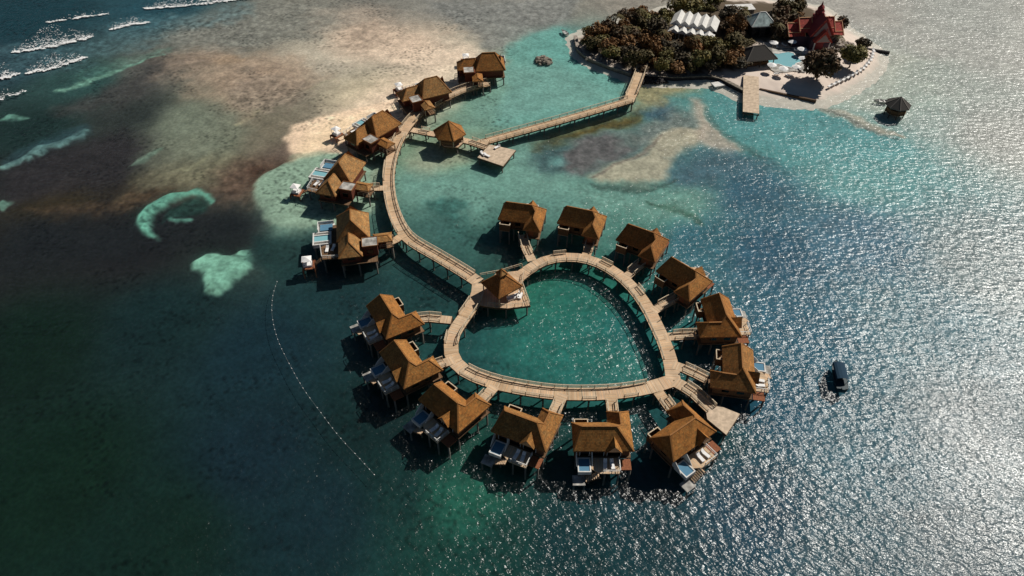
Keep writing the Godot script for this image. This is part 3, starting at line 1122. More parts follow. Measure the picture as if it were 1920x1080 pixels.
func gable(st: SurfaceTool, c: Vector3, half: float, he: float, hr: float, length: float, dir: float) -> void:
	# a gabled roof block: ridge along dir (radians round y), c on the ground at its middle
	var b := Basis(Vector3.UP, dir)
	var p := func(x: float, y: float, z: float) -> Vector3: return c + b * Vector3(x, y, z)
	var l := length / 2
	face(st, [p.call(-half, he, l), p.call(-half, he, -l), p.call(0, hr, -l), p.call(0, hr, l)])
	face(st, [p.call(half, he, -l), p.call(half, he, l), p.call(0, hr, l), p.call(0, hr, -l)])
	face(st, [p.call(-half, he, l), p.call(0, hr, l), p.call(half, he, l)])
	face(st, [p.call(half, he, -l), p.call(0, hr, -l), p.call(-half, he, -l)])
	face(st, [p.call(-half, he - 0.02, l), p.call(half, he - 0.02, l), p.call(half, he - 0.02, -l), p.call(-half, he - 0.02, -l)])

func red_hall(at: Vector2, turn: float) -> void:
	var t := thing("red_roofed_hall", "ornate hall with tiered red tiled roofs, steep gable and dark spire on the island", "hall", v3(at, 1.2), turn)
	var w := ns()
	box(w, Vector3(0, 1.9, 0), Vector3(15.6, 3.8, 7))
	box(w, Vector3(0.5, 2.6, 3.2), Vector3(6.4, 5.2, 5.0))
	obj("wall", w, M.purple, t)
	# side wings in two tiers each
	for q in [[-6.6, 3.7, 5.2, 5.4, 4.0], [-3.8, 4.9, 6.9, 4.2, 3.8], [6.2, 3.7, 5.4, 5.2, 4.1], [3.9, 4.9, 7.0, 3.6, 3.8]]:
		var st := ns()
		gable(st, Vector3(q[0], 0, -0.4), q[4], q[1], q[2] + 1.2, q[3], PI / 2)
		var o := obj("roof_tier", st, M.red_roof, t)
		var cp := ns()
		bar(cp, Vector3(q[0] - q[3] / 2, q[2] + 1.25, -0.4), Vector3(q[0] + q[3] / 2, q[2] + 1.25, -0.4), 0.25, 0.2)
		for e in [-1, 1]:
			for s: int in [-1, 1]: bar(cp, Vector3(q[0] + e * q[3] / 2, q[2] + 1.25, -0.4), Vector3(q[0] + e * q[3] / 2, q[1], -0.4 + s * q[4]), 0.22, 0.22)
			bar(cp, Vector3(q[0] + e * q[3] / 2, q[2] + 1.2, -0.4), Vector3(q[0] + e * (q[3] / 2 + 0.5), q[2] + 2.1, -0.4), 0.16, 0.16)
		obj("roof_trim", cp, M.gold, o)
		var es := ns()
		for s: int in [-1, 1]: bar(es, Vector3(q[0] - q[3] / 2, q[1] + 0.9, -0.4 + s * (q[4] * 0.72)), Vector3(q[0] + q[3] / 2, q[1] + 0.9, -0.4 + s * (q[4] * 0.72)), 0.2, 0.12)
		obj("roof_band", es, M.gold, o)
	# steep front gable and its smaller twin over the porch
	for q in [[3.9, 4.6, 10.4, 7.4, 2.2], [2.9, 3.4, 7.2, 2.6, 6.4]]:
		var st := ns()
		gable(st, Vector3(0.5, 0, q[4]), q[0], q[1], q[2], q[3], 0.0)
		var o := obj("front_gable", st, M.maroon if q[0] > 3.5 else M.red_roof, t)
		var cp := ns()
		var z: float = q[4] + q[3] / 2 + 0.05
		for s: int in [-1, 1]: bar(cp, Vector3(0.5, q[2] + 0.1, z), Vector3(0.5 + s * q[0], q[1], z), 0.3, 0.3)
		bar(cp, Vector3(0.5, q[2], z), Vector3(0.5, q[2] + 1.2, z + 0.3), 0.2, 0.2)
		obj("bargeboard", cp, M.red_roof, o)
		var pe := ns()
		face(pe, [Vector3(0.5 - q[0] * 0.78, q[1] + 0.15, z - 0.02), Vector3(0.5 + q[0] * 0.78, q[1] + 0.15, z - 0.02), Vector3(0.5, q[2] - 1.1, z - 0.02)])
		obj("pediment", pe, M.pediment, o)
	var dr := ns()
	box(dr, Vector3(0.5, 1.7, 5.74), Vector3(2.6, 3.4, 0.1))
	obj("door", dr, M.maroon, t)
	for x in [-2.0, 3.0]:
		var s := ns()
		tube(s, Vector3(x, -0.3, 7.4), Vector3(x, 3.5, 7.4), 0.22, 0.2, 8)
		obj("column", s, M.white, t)
	# spire in shrinking tiers
	var y := 6.8
	for k in 4:
		var st := ns()
		var s := 2.7 - k * 0.5
		box(st, Vector3(0.5, y + 0.35, -0.4), Vector3(s * 1.3, 0.8, s * 1.3))
		tube(st, Vector3(0.5, y + 0.75, -0.4), Vector3(0.5, y + 1.5, -0.4), s, s * 0.62, 4)
		obj("spire_tier", st, M.maroon, t)
		y += 1.25
	var fi := ns()
	tube(fi, Vector3(0.5, y, -0.4), Vector3(0.5, y + 1.7, -0.4), 0.45, 0.05, 6)
	obj("finial", fi, M.maroon, t)

# ---------------------------------------------------------------- scene
const ORDER := ["first", "second", "third", "fourth", "fifth", "sixth", "seventh", "eighth", "ninth", "tenth", "eleventh", "twelfth", "thirteenth", "fourteenth", "fifteenth", "sixteenth", "seventeenth", "eighteenth", "nineteenth", "twentieth"]
# x, z and the colour of the bed there
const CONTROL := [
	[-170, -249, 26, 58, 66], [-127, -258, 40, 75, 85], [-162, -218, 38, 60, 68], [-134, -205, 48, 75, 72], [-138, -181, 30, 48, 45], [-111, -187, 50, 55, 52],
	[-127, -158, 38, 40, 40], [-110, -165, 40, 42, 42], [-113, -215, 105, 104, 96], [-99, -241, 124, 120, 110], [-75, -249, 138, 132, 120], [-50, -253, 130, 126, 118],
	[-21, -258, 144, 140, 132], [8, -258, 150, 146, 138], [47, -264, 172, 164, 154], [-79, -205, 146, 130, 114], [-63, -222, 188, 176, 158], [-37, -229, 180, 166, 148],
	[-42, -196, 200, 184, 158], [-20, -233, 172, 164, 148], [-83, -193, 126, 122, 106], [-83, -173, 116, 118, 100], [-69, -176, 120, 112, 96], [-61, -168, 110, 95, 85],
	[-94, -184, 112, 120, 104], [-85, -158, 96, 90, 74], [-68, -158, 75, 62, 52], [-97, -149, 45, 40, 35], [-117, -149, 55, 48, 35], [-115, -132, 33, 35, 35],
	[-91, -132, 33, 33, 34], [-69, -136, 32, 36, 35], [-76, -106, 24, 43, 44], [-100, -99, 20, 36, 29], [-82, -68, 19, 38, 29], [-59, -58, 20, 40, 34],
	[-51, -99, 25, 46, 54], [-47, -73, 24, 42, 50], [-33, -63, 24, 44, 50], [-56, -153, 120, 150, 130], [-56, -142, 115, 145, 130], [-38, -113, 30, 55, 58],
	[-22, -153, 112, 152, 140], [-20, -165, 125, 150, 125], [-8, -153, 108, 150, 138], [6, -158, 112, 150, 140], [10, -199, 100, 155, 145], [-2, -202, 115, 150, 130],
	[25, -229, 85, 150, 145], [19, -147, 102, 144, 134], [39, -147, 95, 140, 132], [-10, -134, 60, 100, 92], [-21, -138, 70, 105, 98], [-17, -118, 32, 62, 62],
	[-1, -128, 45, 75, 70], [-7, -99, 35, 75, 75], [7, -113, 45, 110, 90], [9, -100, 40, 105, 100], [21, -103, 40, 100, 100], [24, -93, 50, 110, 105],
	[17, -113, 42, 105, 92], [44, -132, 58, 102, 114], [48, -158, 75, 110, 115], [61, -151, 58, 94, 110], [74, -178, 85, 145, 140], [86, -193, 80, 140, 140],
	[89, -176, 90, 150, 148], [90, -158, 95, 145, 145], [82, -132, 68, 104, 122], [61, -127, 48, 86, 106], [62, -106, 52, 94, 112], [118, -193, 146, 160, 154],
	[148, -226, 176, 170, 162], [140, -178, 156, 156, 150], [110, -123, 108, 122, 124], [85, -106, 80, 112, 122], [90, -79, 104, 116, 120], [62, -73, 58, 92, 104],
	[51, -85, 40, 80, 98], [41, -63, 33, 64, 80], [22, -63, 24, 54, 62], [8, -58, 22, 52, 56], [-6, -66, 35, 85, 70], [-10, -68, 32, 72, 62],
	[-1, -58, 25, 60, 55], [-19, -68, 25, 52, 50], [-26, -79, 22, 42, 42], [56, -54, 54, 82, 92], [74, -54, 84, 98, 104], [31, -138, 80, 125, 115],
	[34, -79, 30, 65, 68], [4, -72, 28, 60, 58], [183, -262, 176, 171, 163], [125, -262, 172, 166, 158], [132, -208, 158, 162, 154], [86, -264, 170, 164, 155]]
const BED_GAIN := 1.18
const WAVE_FREQ := 0.026
const WAVE_BUMP := 4.2
const WAVE_TILE := 80.0
const WAVE_DIR := 24.0
const WATER_ROUGH := 0.25

func _ready() -> void:
	var cam := Camera3D.new()
	cam.name = "camera"
	cam.fov = 43.0
	cam.near = 1.0
	cam.far = 6000.0
	cam.position = Vector3(0, 115, 0)
	cam.rotation = Vector3(deg_to_rad(-45.0), 0, 0)
	cam.current = true
	add_child(cam)
	var env := Environment.new()
	env.background_mode = Environment.BG_SKY
	var sky := Sky.new()
	var sm := ProceduralSkyMaterial.new()
	sm.sky_top_color = Color(0.3, 0.42, 0.56)
	sm.sky_horizon_color = Color(0.7, 0.77, 0.84)
	sm.ground_bottom_color = Color(0.12, 0.2, 0.22)
	sm.ground_horizon_color = Color(0.5, 0.58, 0.62)
	sm.sun_angle_max = 12.0
	sm.energy_multiplier = 1.0
	sky.sky_material = sm
	env.sky = sky
	env.background_energy_multiplier = 0.3
	env.tonemap_mode = Environment.TONE_MAPPER_LINEAR
	env.tonemap_exposure = 1.0
	env.sdfgi_enabled = true
	env.ssao_enabled = true
	env.ssil_enabled = true
	var we := WorldEnvironment.new()
	we.name = "world_environment"
	we.environment = env
	add_child(we)
	var sun := DirectionalLight3D.new()
	sun.name = "sun"
	sun.light_energy = 1.55
	sun.light_color = Color(1.0, 0.98, 0.945)
	sun.light_angular_distance = 0.55
	sun.shadow_enabled = true
	var el := deg_to_rad(43.5)
	var az := deg_to_rad(38.0)
	var to_sun := Vector3(cos(el) * cos(az), sin(el), -cos(el) * sin(az))
	add_child(sun)
	sun.look_at_from_position(to_sun * 400.0, Vector3.ZERO)

	noise.seed = 7
	noise.frequency = 0.03
	noise_fine.seed = 17
	noise_fine.frequency = 0.05
	materials()
	paint_bed()
	bed()
	water()
	waves()
	build_island()
	build_boardwalks()
	build_villas()
	build_details()

func paint_bed() -> void:
	var where := PackedVector2Array()
	var cols := []
	for q in CONTROL:
		where.append(Vector2(q[0], q[1]))
		cols.append(Vector3(q[2], q[3], q[4]) / 255.0)
	base_colours(where, cols)
	# reef flat and sand at the back
	patch(Vector3(250, 221, 195), pts([-61.3, -181.0, -53.5, -189.0, -42.2, -198.6, -34.1, -215.0, -46.6, -218.5, -56.4, -225.6, -66.3, -241.0, -48.4, -245.0, -29.5, -241.0, -16.0, -229.4, -5.2, -219.2, -5.9, -208.2, -16.1, -197.1, -26.2, -182.4, -35.9, -174.2, -47.5, -171.6, -58.5, -175.0]), 8.0, 1.2, 0.75, 0.05)
	patch(Vector3(250, 218, 188), pts([-61.0, -169.0, -64.8, -175.0, -63.6, -181.0, -57.6, -186.1, -49.0, -190.4, -38.3, -193.7, -27.6, -199.2, -20.9, -195.5, -30.1, -175.5, -38.0, -167.7, -52.2, -165.2]), 1.2, 0.35, 0.9, 0.04)
	patch(Vector3(150, 164, 142), pts([-60.7, -167.7, -52.9, -169.0, -40.6, -165.2, -34.2, -160.3, -34.6, -142.4, -41.8, -137.2, -52.1, -136.6, -59.5, -137.4, -62.9, -141.3, -65.4, -146.7, -66.7, -153.3, -65.1, -158.4, -61.8, -162.8]), 1.6, 0.4, 0.95, 0.05)
	patch(Vector3(252, 222, 184), pts([-60.3, -176.1, -54.4, -185.2, -43.9, -188.1, -34.3, -186.1, -36.4, -178.2, -47.8, -173.4, -54.1, -167.7, -59.2, -165.2]), 5.0, 0.8, 0.7)
	patch(Vector3(135, 120, 106), pts([-59.3, -243.0, -50.6, -247.1, -40.5, -241.0, -37.6, -231.2, -45.8, -225.6, -55.1, -228.6]), 5.0, 1.5, 0.6, 0.35)
	patch(Vector3(130, 130, 126), pts([-31.6, -266.8, 25.7, -266.8, 27.0, -257.8, 18.6, -245.0, 7.3, -240.2, -1.8, -230.1, -9.8, -228.6, -18.4, -240.2]), 3.0, 1.2, 0.7, 0.2)
	patch(Vector3(128, 120, 108), pts([28.3, -276.2, 68.8, -276.2, 55.9, -257.8, 35.5, -245.9, 23.8, -238.6, 21.7, -249.2]), 4.0, 1.0, 0.5, 0.1)
	patch(Vector3(132, 132, 124), pts([-118.7, -249.2, -93.6, -262.2, -67.1, -266.8, -59.9, -247.1, -72.4, -235.1, -89.9, -225.6, -109.8, -222.0, -120.7, -233.1]), 6.0, 1.5, 0.6, 0.25)
	patch(Vector3(112, 164, 154), pts([-2.7, -228.6, 7.3, -238.6, 18.5, -243.4, 24.1, -238.6, 21.3, -222.0, 30.5, -212.9, 38.2, -203.3, 30.5, -194.9, 14.1, -187.5, 0.0, -180.2, -6.9, -181.5, -0.8, -201.8, -4.2, -211.6, -1.7, -221.3]), 2.0, 0.6, 0.85, 0.05)
	patch(Vector3(122, 160, 150), pts([-5.2, -218.5, 13.8, -218.5, 28.1, -205.0, 30.7, -197.1, 12.6, -189.0, -1.5, -182.4, -13.8, -181.0, -12.7, -192.5, -6.6, -203.3]), 6.0, 0.8, 0.6)
	patch(Vector3(162, 164, 142), pts([-27.6, -165.2, -23.8, -172.9, -12.1, -176.9, -11.6, -165.2, -17.1, -160.3, -24.0, -158.0]), 4.0, 0.8, 0.7)
	patch(Vector3(113, 153, 141), pts([-30.1, -155.6, -22.8, -160.3, -8.6, -160.3, 5.7, -159.1, 20.9, -154.5, 33.3, -153.3, 45.8, -153.3, 51.9, -148.8, 47.6, -140.3, 31.7, -140.3, 10.9, -148.8, -4.1, -148.8, -7.9, -138.3, -26.7, -142.4, -29.2, -147.7]), 5.0, 1.0, 0.8, 0.05)
	patch(Vector3(55, 95, 90), pts([-24.9, -144.5, -20.3, -146.7, -14.8, -144.9, -13.0, -140.3, -17.0, -137.2, -22.3, -138.3]), 2.5, 1.3, 0.8, 0.2)
	patch(Vector3(60, 95, 92), pts([-24.6, -135.2, -13.1, -137.2, -3.9, -134.3, -7.5, -126.6, -20.2, -128.5]), 8.0, 1.2, 0.7, 0.1)
	# under and south of the island bridge
	patch(Vector3(84, 66, 30), pts([6.7, -172.9, 18.4, -181.0, 29.7, -187.2, 36.8, -191.6, 34.7, -183.2, 22.7, -176.9, 14.9, -173.4, 6.6, -170.3]), 3.0, 0.8, 0.85, 0.25)
	patch(Vector3(62, 84, 88), pts([7.4, -172.4, 15.0, -173.9, 18.3, -167.7, 16.3, -159.1, 9.9, -157.5, 6.5, -162.8]), 3.5, 1.0, 0.8, 0.1)
	patch(Vector3(98, 92, 93), pts([17.1, -172.4, 22.6, -176.1, 30.2, -176.9, 34.0, -170.3, 31.0, -164.0, 22.6, -158.0, 16.2, -158.0, 14.5, -165.2]), 3.5, 1.2, 0.9, 0.18)
	patch(Vector3(105, 150, 146), pts([11.0, -167.2, 14.6, -167.7, 15.0, -162.8, 10.9, -162.3]), 1.5, 0.6, 0.8)
	patch(Vector3(122, 118, 112), pts([30.4, -178.2, 44.1, -189.5, 53.3, -188.1, 54.6, -178.2, 43.5, -175.0, 33.8, -169.0]), 5.0, 1.4, 0.7, 0.2)
	patch(Vector3(178, 168, 146), pts([21.1, -156.3, 27.3, -162.3, 35.9, -167.7, 40.4, -176.1, 46.3, -181.0, 53.9, -181.0, 53.3, -172.9, 45.7, -169.5, 42.8, -165.2, 40.6, -160.3, 37.2, -156.3, 32.0, -154.0, 26.5, -154.2]), 1.8, 0.7, 0.9, 0.08)
	patch(Vector3(120, 110, 100), pts([21.8, -156.6, 28.7, -162.5, 36.0, -168.0, 42.3, -176.6]), 0.6, 0.4, 0.7, 0.2, 1.2)
	patch(Vector3(182, 166, 150), pts([54.6, -195.5, 58.1, -194.9, 56.9, -182.4, 61.5, -173.4, 65.0, -169.3, 60.6, -166.2, 55.4, -170.3, 52.0, -176.1, 52.8, -185.2]), 1.8, 0.6, 0.85, 0.1)
	patch(Vector3(66, 92, 88), pts([57.8, -191.0, 57.9, -181.0, 61.8, -175.0, 66.5, -169.3, 67.4, -165.2]), 1.0, 0.5, 0.7, 0.2, 2.2)
	patch(Vector3(58, 84, 102), pts([36.4, -191.0, 46.4, -194.0, 47.5, -189.0, 43.5, -185.2, 36.6, -186.1]), 3.0, 1.0, 0.7, 0.15)
	patch(Vector3(160, 142, 104), pts([37.1, -203.3, 46.4, -205.6, 61.2, -205.0, 56.8, -198.6, 46.7, -196.1, 44.3, -191.0, 36.6, -192.5]), 3.5, 1.0, 0.8, 0.15)
	patch(Vector3(72, 98, 110), pts([45.0, -165.2, 53.0, -169.5, 61.4, -167.2, 67.6, -162.8, 61.9, -156.8, 50.2, -154.5, 40.5, -154.5, 38.1, -157.5]), 4.0, 1.2, 0.75, 0.12)
	patch(Vector3(55, 72, 66), pts([21.5, -153.6, 27.7, -152.6, 37.6, -153.8, 41.5, -156.8]), 1.0, 0.6, 0.6, 0.2, 2.0)
	patch(Vector3(90, 144, 146), pts([61.9, -195.5, 69.6, -198.0, 76.4, -192.5, 94.0, -187.8, 104.7, -180.4, 110.2, -165.2, 86.3, -162.8, 68.7, -167.2, 62.4, -175.5, 58.9, -184.4]), 4.0, 0.8, 0.8, 0.04)
	patch(Vector3(170, 153, 136), pts([91.1, -194.0, 97.2, -188.1, 104.2, -181.0, 109.6, -175.0]), 1.5, 0.8, 0.8, 0.08, 5.0)
	patch(Vector3(190, 184, 170), pts([90.0, -195.5, 105.1, -202.4, 116.1, -215.0, 124.0, -227.5, 132.5, -222.0, 121.3, -201.8, 106.6, -188.1, 97.2, -188.1]), 5.0, 1.0, 0.6)
	patch(Vector3(160, 170, 158), pts([95.9, -194.0, 113.7, -208.2, 127.3, -222.0, 141.5, -218.5, 128.5, -195.5, 108.2, -183.8]), 8.0, 1.0, 0.5)
	patch(Vector3(62, 92, 78), pts([34.8, -148.4, 40.7, -145.4, 46.8, -142.0, 48.5, -138.3]), 1.2, 0.8, 0.7, 0.2, 2.5)
	patch(Vector3(70, 80, 78), pts([92.8, -191.6, 98.1, -186.1, 103.6, -179.3, 107.5, -173.4]), 0.9, 0.7, 0.5, 0.2, 1.5)
	# dark bottom on the west
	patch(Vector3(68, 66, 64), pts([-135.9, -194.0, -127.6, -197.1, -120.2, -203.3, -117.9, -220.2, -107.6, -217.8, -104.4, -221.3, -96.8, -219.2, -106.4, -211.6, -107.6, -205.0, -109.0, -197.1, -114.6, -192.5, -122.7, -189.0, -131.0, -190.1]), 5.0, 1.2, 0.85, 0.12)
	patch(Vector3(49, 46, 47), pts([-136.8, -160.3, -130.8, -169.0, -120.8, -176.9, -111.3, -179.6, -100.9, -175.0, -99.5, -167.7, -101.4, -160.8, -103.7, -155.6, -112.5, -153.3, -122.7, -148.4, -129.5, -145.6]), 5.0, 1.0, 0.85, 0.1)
	patch(Vector3(138, 116, 90), pts([-102.0, -219.2, -92.6, -222.7, -85.2, -221.3, -89.3, -217.1, -97.7, -216.4]), 2.5, 1.0, 0.7, 0.1)
	patch(Vector3(122, 128, 112), pts([-101.1, -181.0, -99.8, -191.0, -88.7, -191.0, -79.2, -185.2, -77.6, -167.7, -86.3, -162.8, -96.8, -164.0]), 9.0, 1.5, 0.7, 0.1)
	patch(Vector3(126, 122, 100), pts([-98.9, -158.0, -91.0, -164.0, -79.0, -167.7, -70.5, -162.8, -73.9, -154.5, -87.5, -153.3, -98.2, -148.4]), 6.0, 1.5, 0.7, 0.22)
	patch(Vector3(82, 66, 50), pts([-120.1, -142.8, -113.0, -144.9, -101.8, -147.1, -97.6, -150.6, -90.9, -151.1, -85.9, -148.4, -91.5, -144.9, -101.9, -144.1, -108.4, -140.3, -117.5, -139.9]), 3.0, 1.3, 0.8, 0.3)
	patch(Vector3(98, 80, 68), pts([-79.1, -158.0, -70.8, -164.0, -63.4, -166.5, -59.9, -165.7, -65.3, -159.1, -66.8, -152.9, -65.4, -144.9, -72.4, -144.1, -78.2, -149.9]), 5.0, 1.2, 0.85, 0.25)
	patch(Vector3(70, 50, 40), pts([-70.0, -160.8, -60.4, -166.0, -65.1, -158.4, -67.1, -152.9]), 2.0, 0.6, 0.7, 0.2)
	patch(Vector3(33, 36, 38), pts([-125.4, -137.2, -116.1, -139.9, -96.3, -143.4, -85.3, -146.7, -72.3, -143.4, -65.0, -143.2, -61.4, -138.3, -62.0, -134.3, -74.9, -134.3, -89.5, -128.5, -106.0, -123.0, -119.2, -124.8]), 7.0, 1.0, 0.8, 0.06)
	# pale patches
	patch(Vector3(108, 168, 148), pts([-86.1, -135.4, -88.6, -136.6, -91.3, -139.9, -91.6, -142.8, -89.4, -145.8, -86.0, -148.6, -82.0, -149.9, -78.1, -148.8, -76.5, -146.2]), 1.0, 0.5, 0.95, 0.1, 3.0)
	patch(Vector3(108, 168, 148), pts([-91.3, -139.9, -90.5, -144.1, -87.0, -146.7, -85.9, -144.9, -87.8, -142.0, -87.1, -138.3, -85.0, -134.8, -87.9, -136.2]), 1.0, 0.8, 0.9, 0.2)
	patch(Vector3(98, 155, 138), pts([-84.2, -141.5, -82.2, -140.1, -79.9, -140.5]), 0.8, 0.4, 0.8, 0.1, 1.6)
	patch(Vector3(36, 64, 58), pts([-86.1, -144.1, -83.4, -147.1, -79.7, -148.2, -77.2, -146.7, -77.0, -143.2, -80.4, -141.5, -83.8, -142.0, -85.4, -139.5]), 1.0, 0.5, 0.75, 0.3)
	patch(Vector3(128, 180, 158), pts([-74.8, -125.7, -73.3, -128.1, -70.8, -129.0, -67.6, -128.9, -65.3, -127.5, -64.0, -129.8, -61.8, -130.6, -60.2, -123.7, -62.2, -120.5, -63.3, -116.3, -65.6, -114.5, -68.1, -116.3, -70.1, -120.8, -73.8, -124.1]), 0.8, 0.5, 0.93, 0.12)
	patch(Vector3(30, 54, 54), pts([-62.4, -135.0, -56.8, -134.3, -49.1, -134.6, -40.3, -136.2, -33.6, -134.3, -28.4, -128.5, -31.6, -119.4, -40.5, -115.2, -53.2, -118.6, -61.3, -126.6]), 2.5, 0.5, 0.8, 0.08)
	patch(Vector3(142, 168, 148), pts([-65.1, -158.4, -61.8, -162.8, -58.0, -165.2, -46.8, -167.7, -37.1, -160.3, -34.8, -143.4, -42.0, -138.3, -50.2, -136.8, -56.0, -136.6, -59.5, -137.6, -62.5, -140.9, -65.2, -146.2, -66.4, -152.9]), 1.1, 0.3, 0.85, 0.06)
	patch(Vector3(118, 158, 152), pts([-139.0, -161.8, -131.6, -167.5, -126.0, -174.2, -122.6, -180.4]), 0.7, 0.7, 0.8, 0.25, 2.6)
	patch(Vector3(55, 85, 95), pts([-136.8, -166.2, -130.1, -173.9, -124.1, -181.0]), 3.0, 0.8, 0.5, 0.1, 7.0)
	patch(Vector3(122, 165, 146), pts([-141.6, -201.4, -133.0, -206.3, -125.2, -211.9, -116.4, -220.9]), 0.9, 1.0, 0.75, 0.25, 3.0)
	patch(Vector3(95, 140, 125), pts([-135.5, -208.2, -125.3, -216.7, -117.4, -223.8]), 4.0, 1.4, 0.4, 0.3, 6.0)
	patch(Vector3(110, 158, 142), pts([-150.5, -184.9, -145.0, -186.3, -142.9, -187.8]), 0.8, 0.6, 0.7, 0.2, 2.6)
	patch(Vector3(120, 150, 132), pts([-102.8, -164.7, -98.6, -167.2, -96.7, -170.3]), 1.0, 0.8, 0.6, 0.2, 2.0)
	patch(Vector3(110, 150, 135), pts([-130.3, -145.8, -128.2, -147.1]), 1.2, 0.5, 0.8, 0.1, 5.0)
	patch(Vector3(155, 150, 125), pts([-80.0, -182.4, -76.6, -186.1, -73.2, -191.0]), 0.7, 0.4, 0.8, 0.1, 1.5)
	patch(Vector3(158, 152, 130), pts([-68.6, -197.1, -62.2, -201.1, -55.9, -207.6]), 0.7, 0.5, 0.6, 0.1, 1.5)
	patch(Vector3(140, 138, 112), pts([-90.2, -160.8, -87.1, -161.8, -84.0, -165.7]), 0.7, 0.5, 0.7, 0.1, 1.5)
	patch(Vector3(178, 152, 130), pts([-113.9, -218.5, -102.8, -227.5, -84.1, -223.8, -69.0, -218.5, -59.6, -205.0, -66.8, -192.5, -76.8, -188.1, -85.2, -195.5, -98.3, -201.8, -108.7, -208.2]), 7.0, 1.8, 0.6, 0.14)
	patch(Vector3(134, 122, 110), pts([-88.6, -208.2, -77.7, -211.6, -66.2, -205.0, -57.8, -195.5, -65.9, -188.1, -78.0, -192.5]), 3.0, 2.0, 0.45, 0.3)
	patch(Vector3(206, 180, 158), pts([-69.4, -257.8, -49.8, -255.6, -30.1, -249.2, -18.2, -237.0, -28.5, -229.4, -46.1, -227.5, -61.2, -233.1]), 8.0, 1.5, 0.5, 0.1)
	patch(Vector3(82, 112, 118), pts([-167.4, -225.6, -155.2, -233.9, -141.5, -240.2, -124.0, -248.3, -105.3, -262.2, -96.7, -266.8, -95.7, -255.1, -115.7, -240.2, -126.9, -225.6, -134.6, -214.3, -150.2, -207.6, -159.8, -203.3, -165.6, -215.0]), 6.0, 2.2, 0.5, 0.35)
	patch(Vector3(40, 98, 82), pts([-14.8, -69.4, -9.7, -71.2, -4.3, -68.3, -1.9, -64.1, -5.5, -60.1, -10.0, -61.1, -13.0, -64.6]), 5.0, 1.0, 0.75, 0.05)
	patch(Vector3(44, 108, 98), pts([2.9, -112.7, 9.7, -118.6, 18.0, -116.8, 24.1, -106.3, 25.9, -93.1, 15.0, -91.1, 0.0, -93.1, -6.7, -100.2, -2.3, -107.8]), 7.0, 0.8, 0.7, 0.08)
	patch(Vector3(150, 156, 150), pts([149.7, -276.2, 196.2, -276.2, 154.3, -192.5, 131.1, -186.6, 131.1, -218.5]), 14.0, 1.0, 0.4)

func waves() -> void:
	breaking_wave(pts([-163.3, -224.8, -156.8, -226.6, -149.6, -230.4, -142.6, -235.8]), 10.5, 35.1, "largest white breaking wave at the upper left over the reef edge", 1)
	breaking_wave(pts([-152.4, -211.1, -146.0, -214.2, -138.9, -220.8]), 6.8, 31.2, "white breaker just below the largest breaking wave", 2)
	breaking_wave(pts([-161.5, -207.1, -158.0, -208.1, -155.8, -210.4]), 7.5, 31.2, "short white breaker cut by the left edge of the picture", 3)
	breaking_wave(pts([-137.9, -240.5, -133.4, -244.1, -127.1, -246.2]), 3.8, 23.4, "small curling breaker between the largest wave and the long foam line", 4)
	breaking_wave(pts([-132.1, -257.3, -121.5, -259.1, -108.9, -262.2, -96.2, -265.8]), 7.5, 31.2, "long foam line along the reef at the top edge of the picture", 5)
	breaking_wave(pts([-155.1, -194.5, -151.5, -196.9, -148.0, -199.7]), 3.8, 19.5, "thin foam streak lowest of the waves at the left edge", 6)
	breaking_wave(pts([-162.1, -246.2, -154.2, -249.5, -144.2, -252.9]), 3.0, 5.5, "faint scattered whitecaps in the deep blue water at top left", 7)

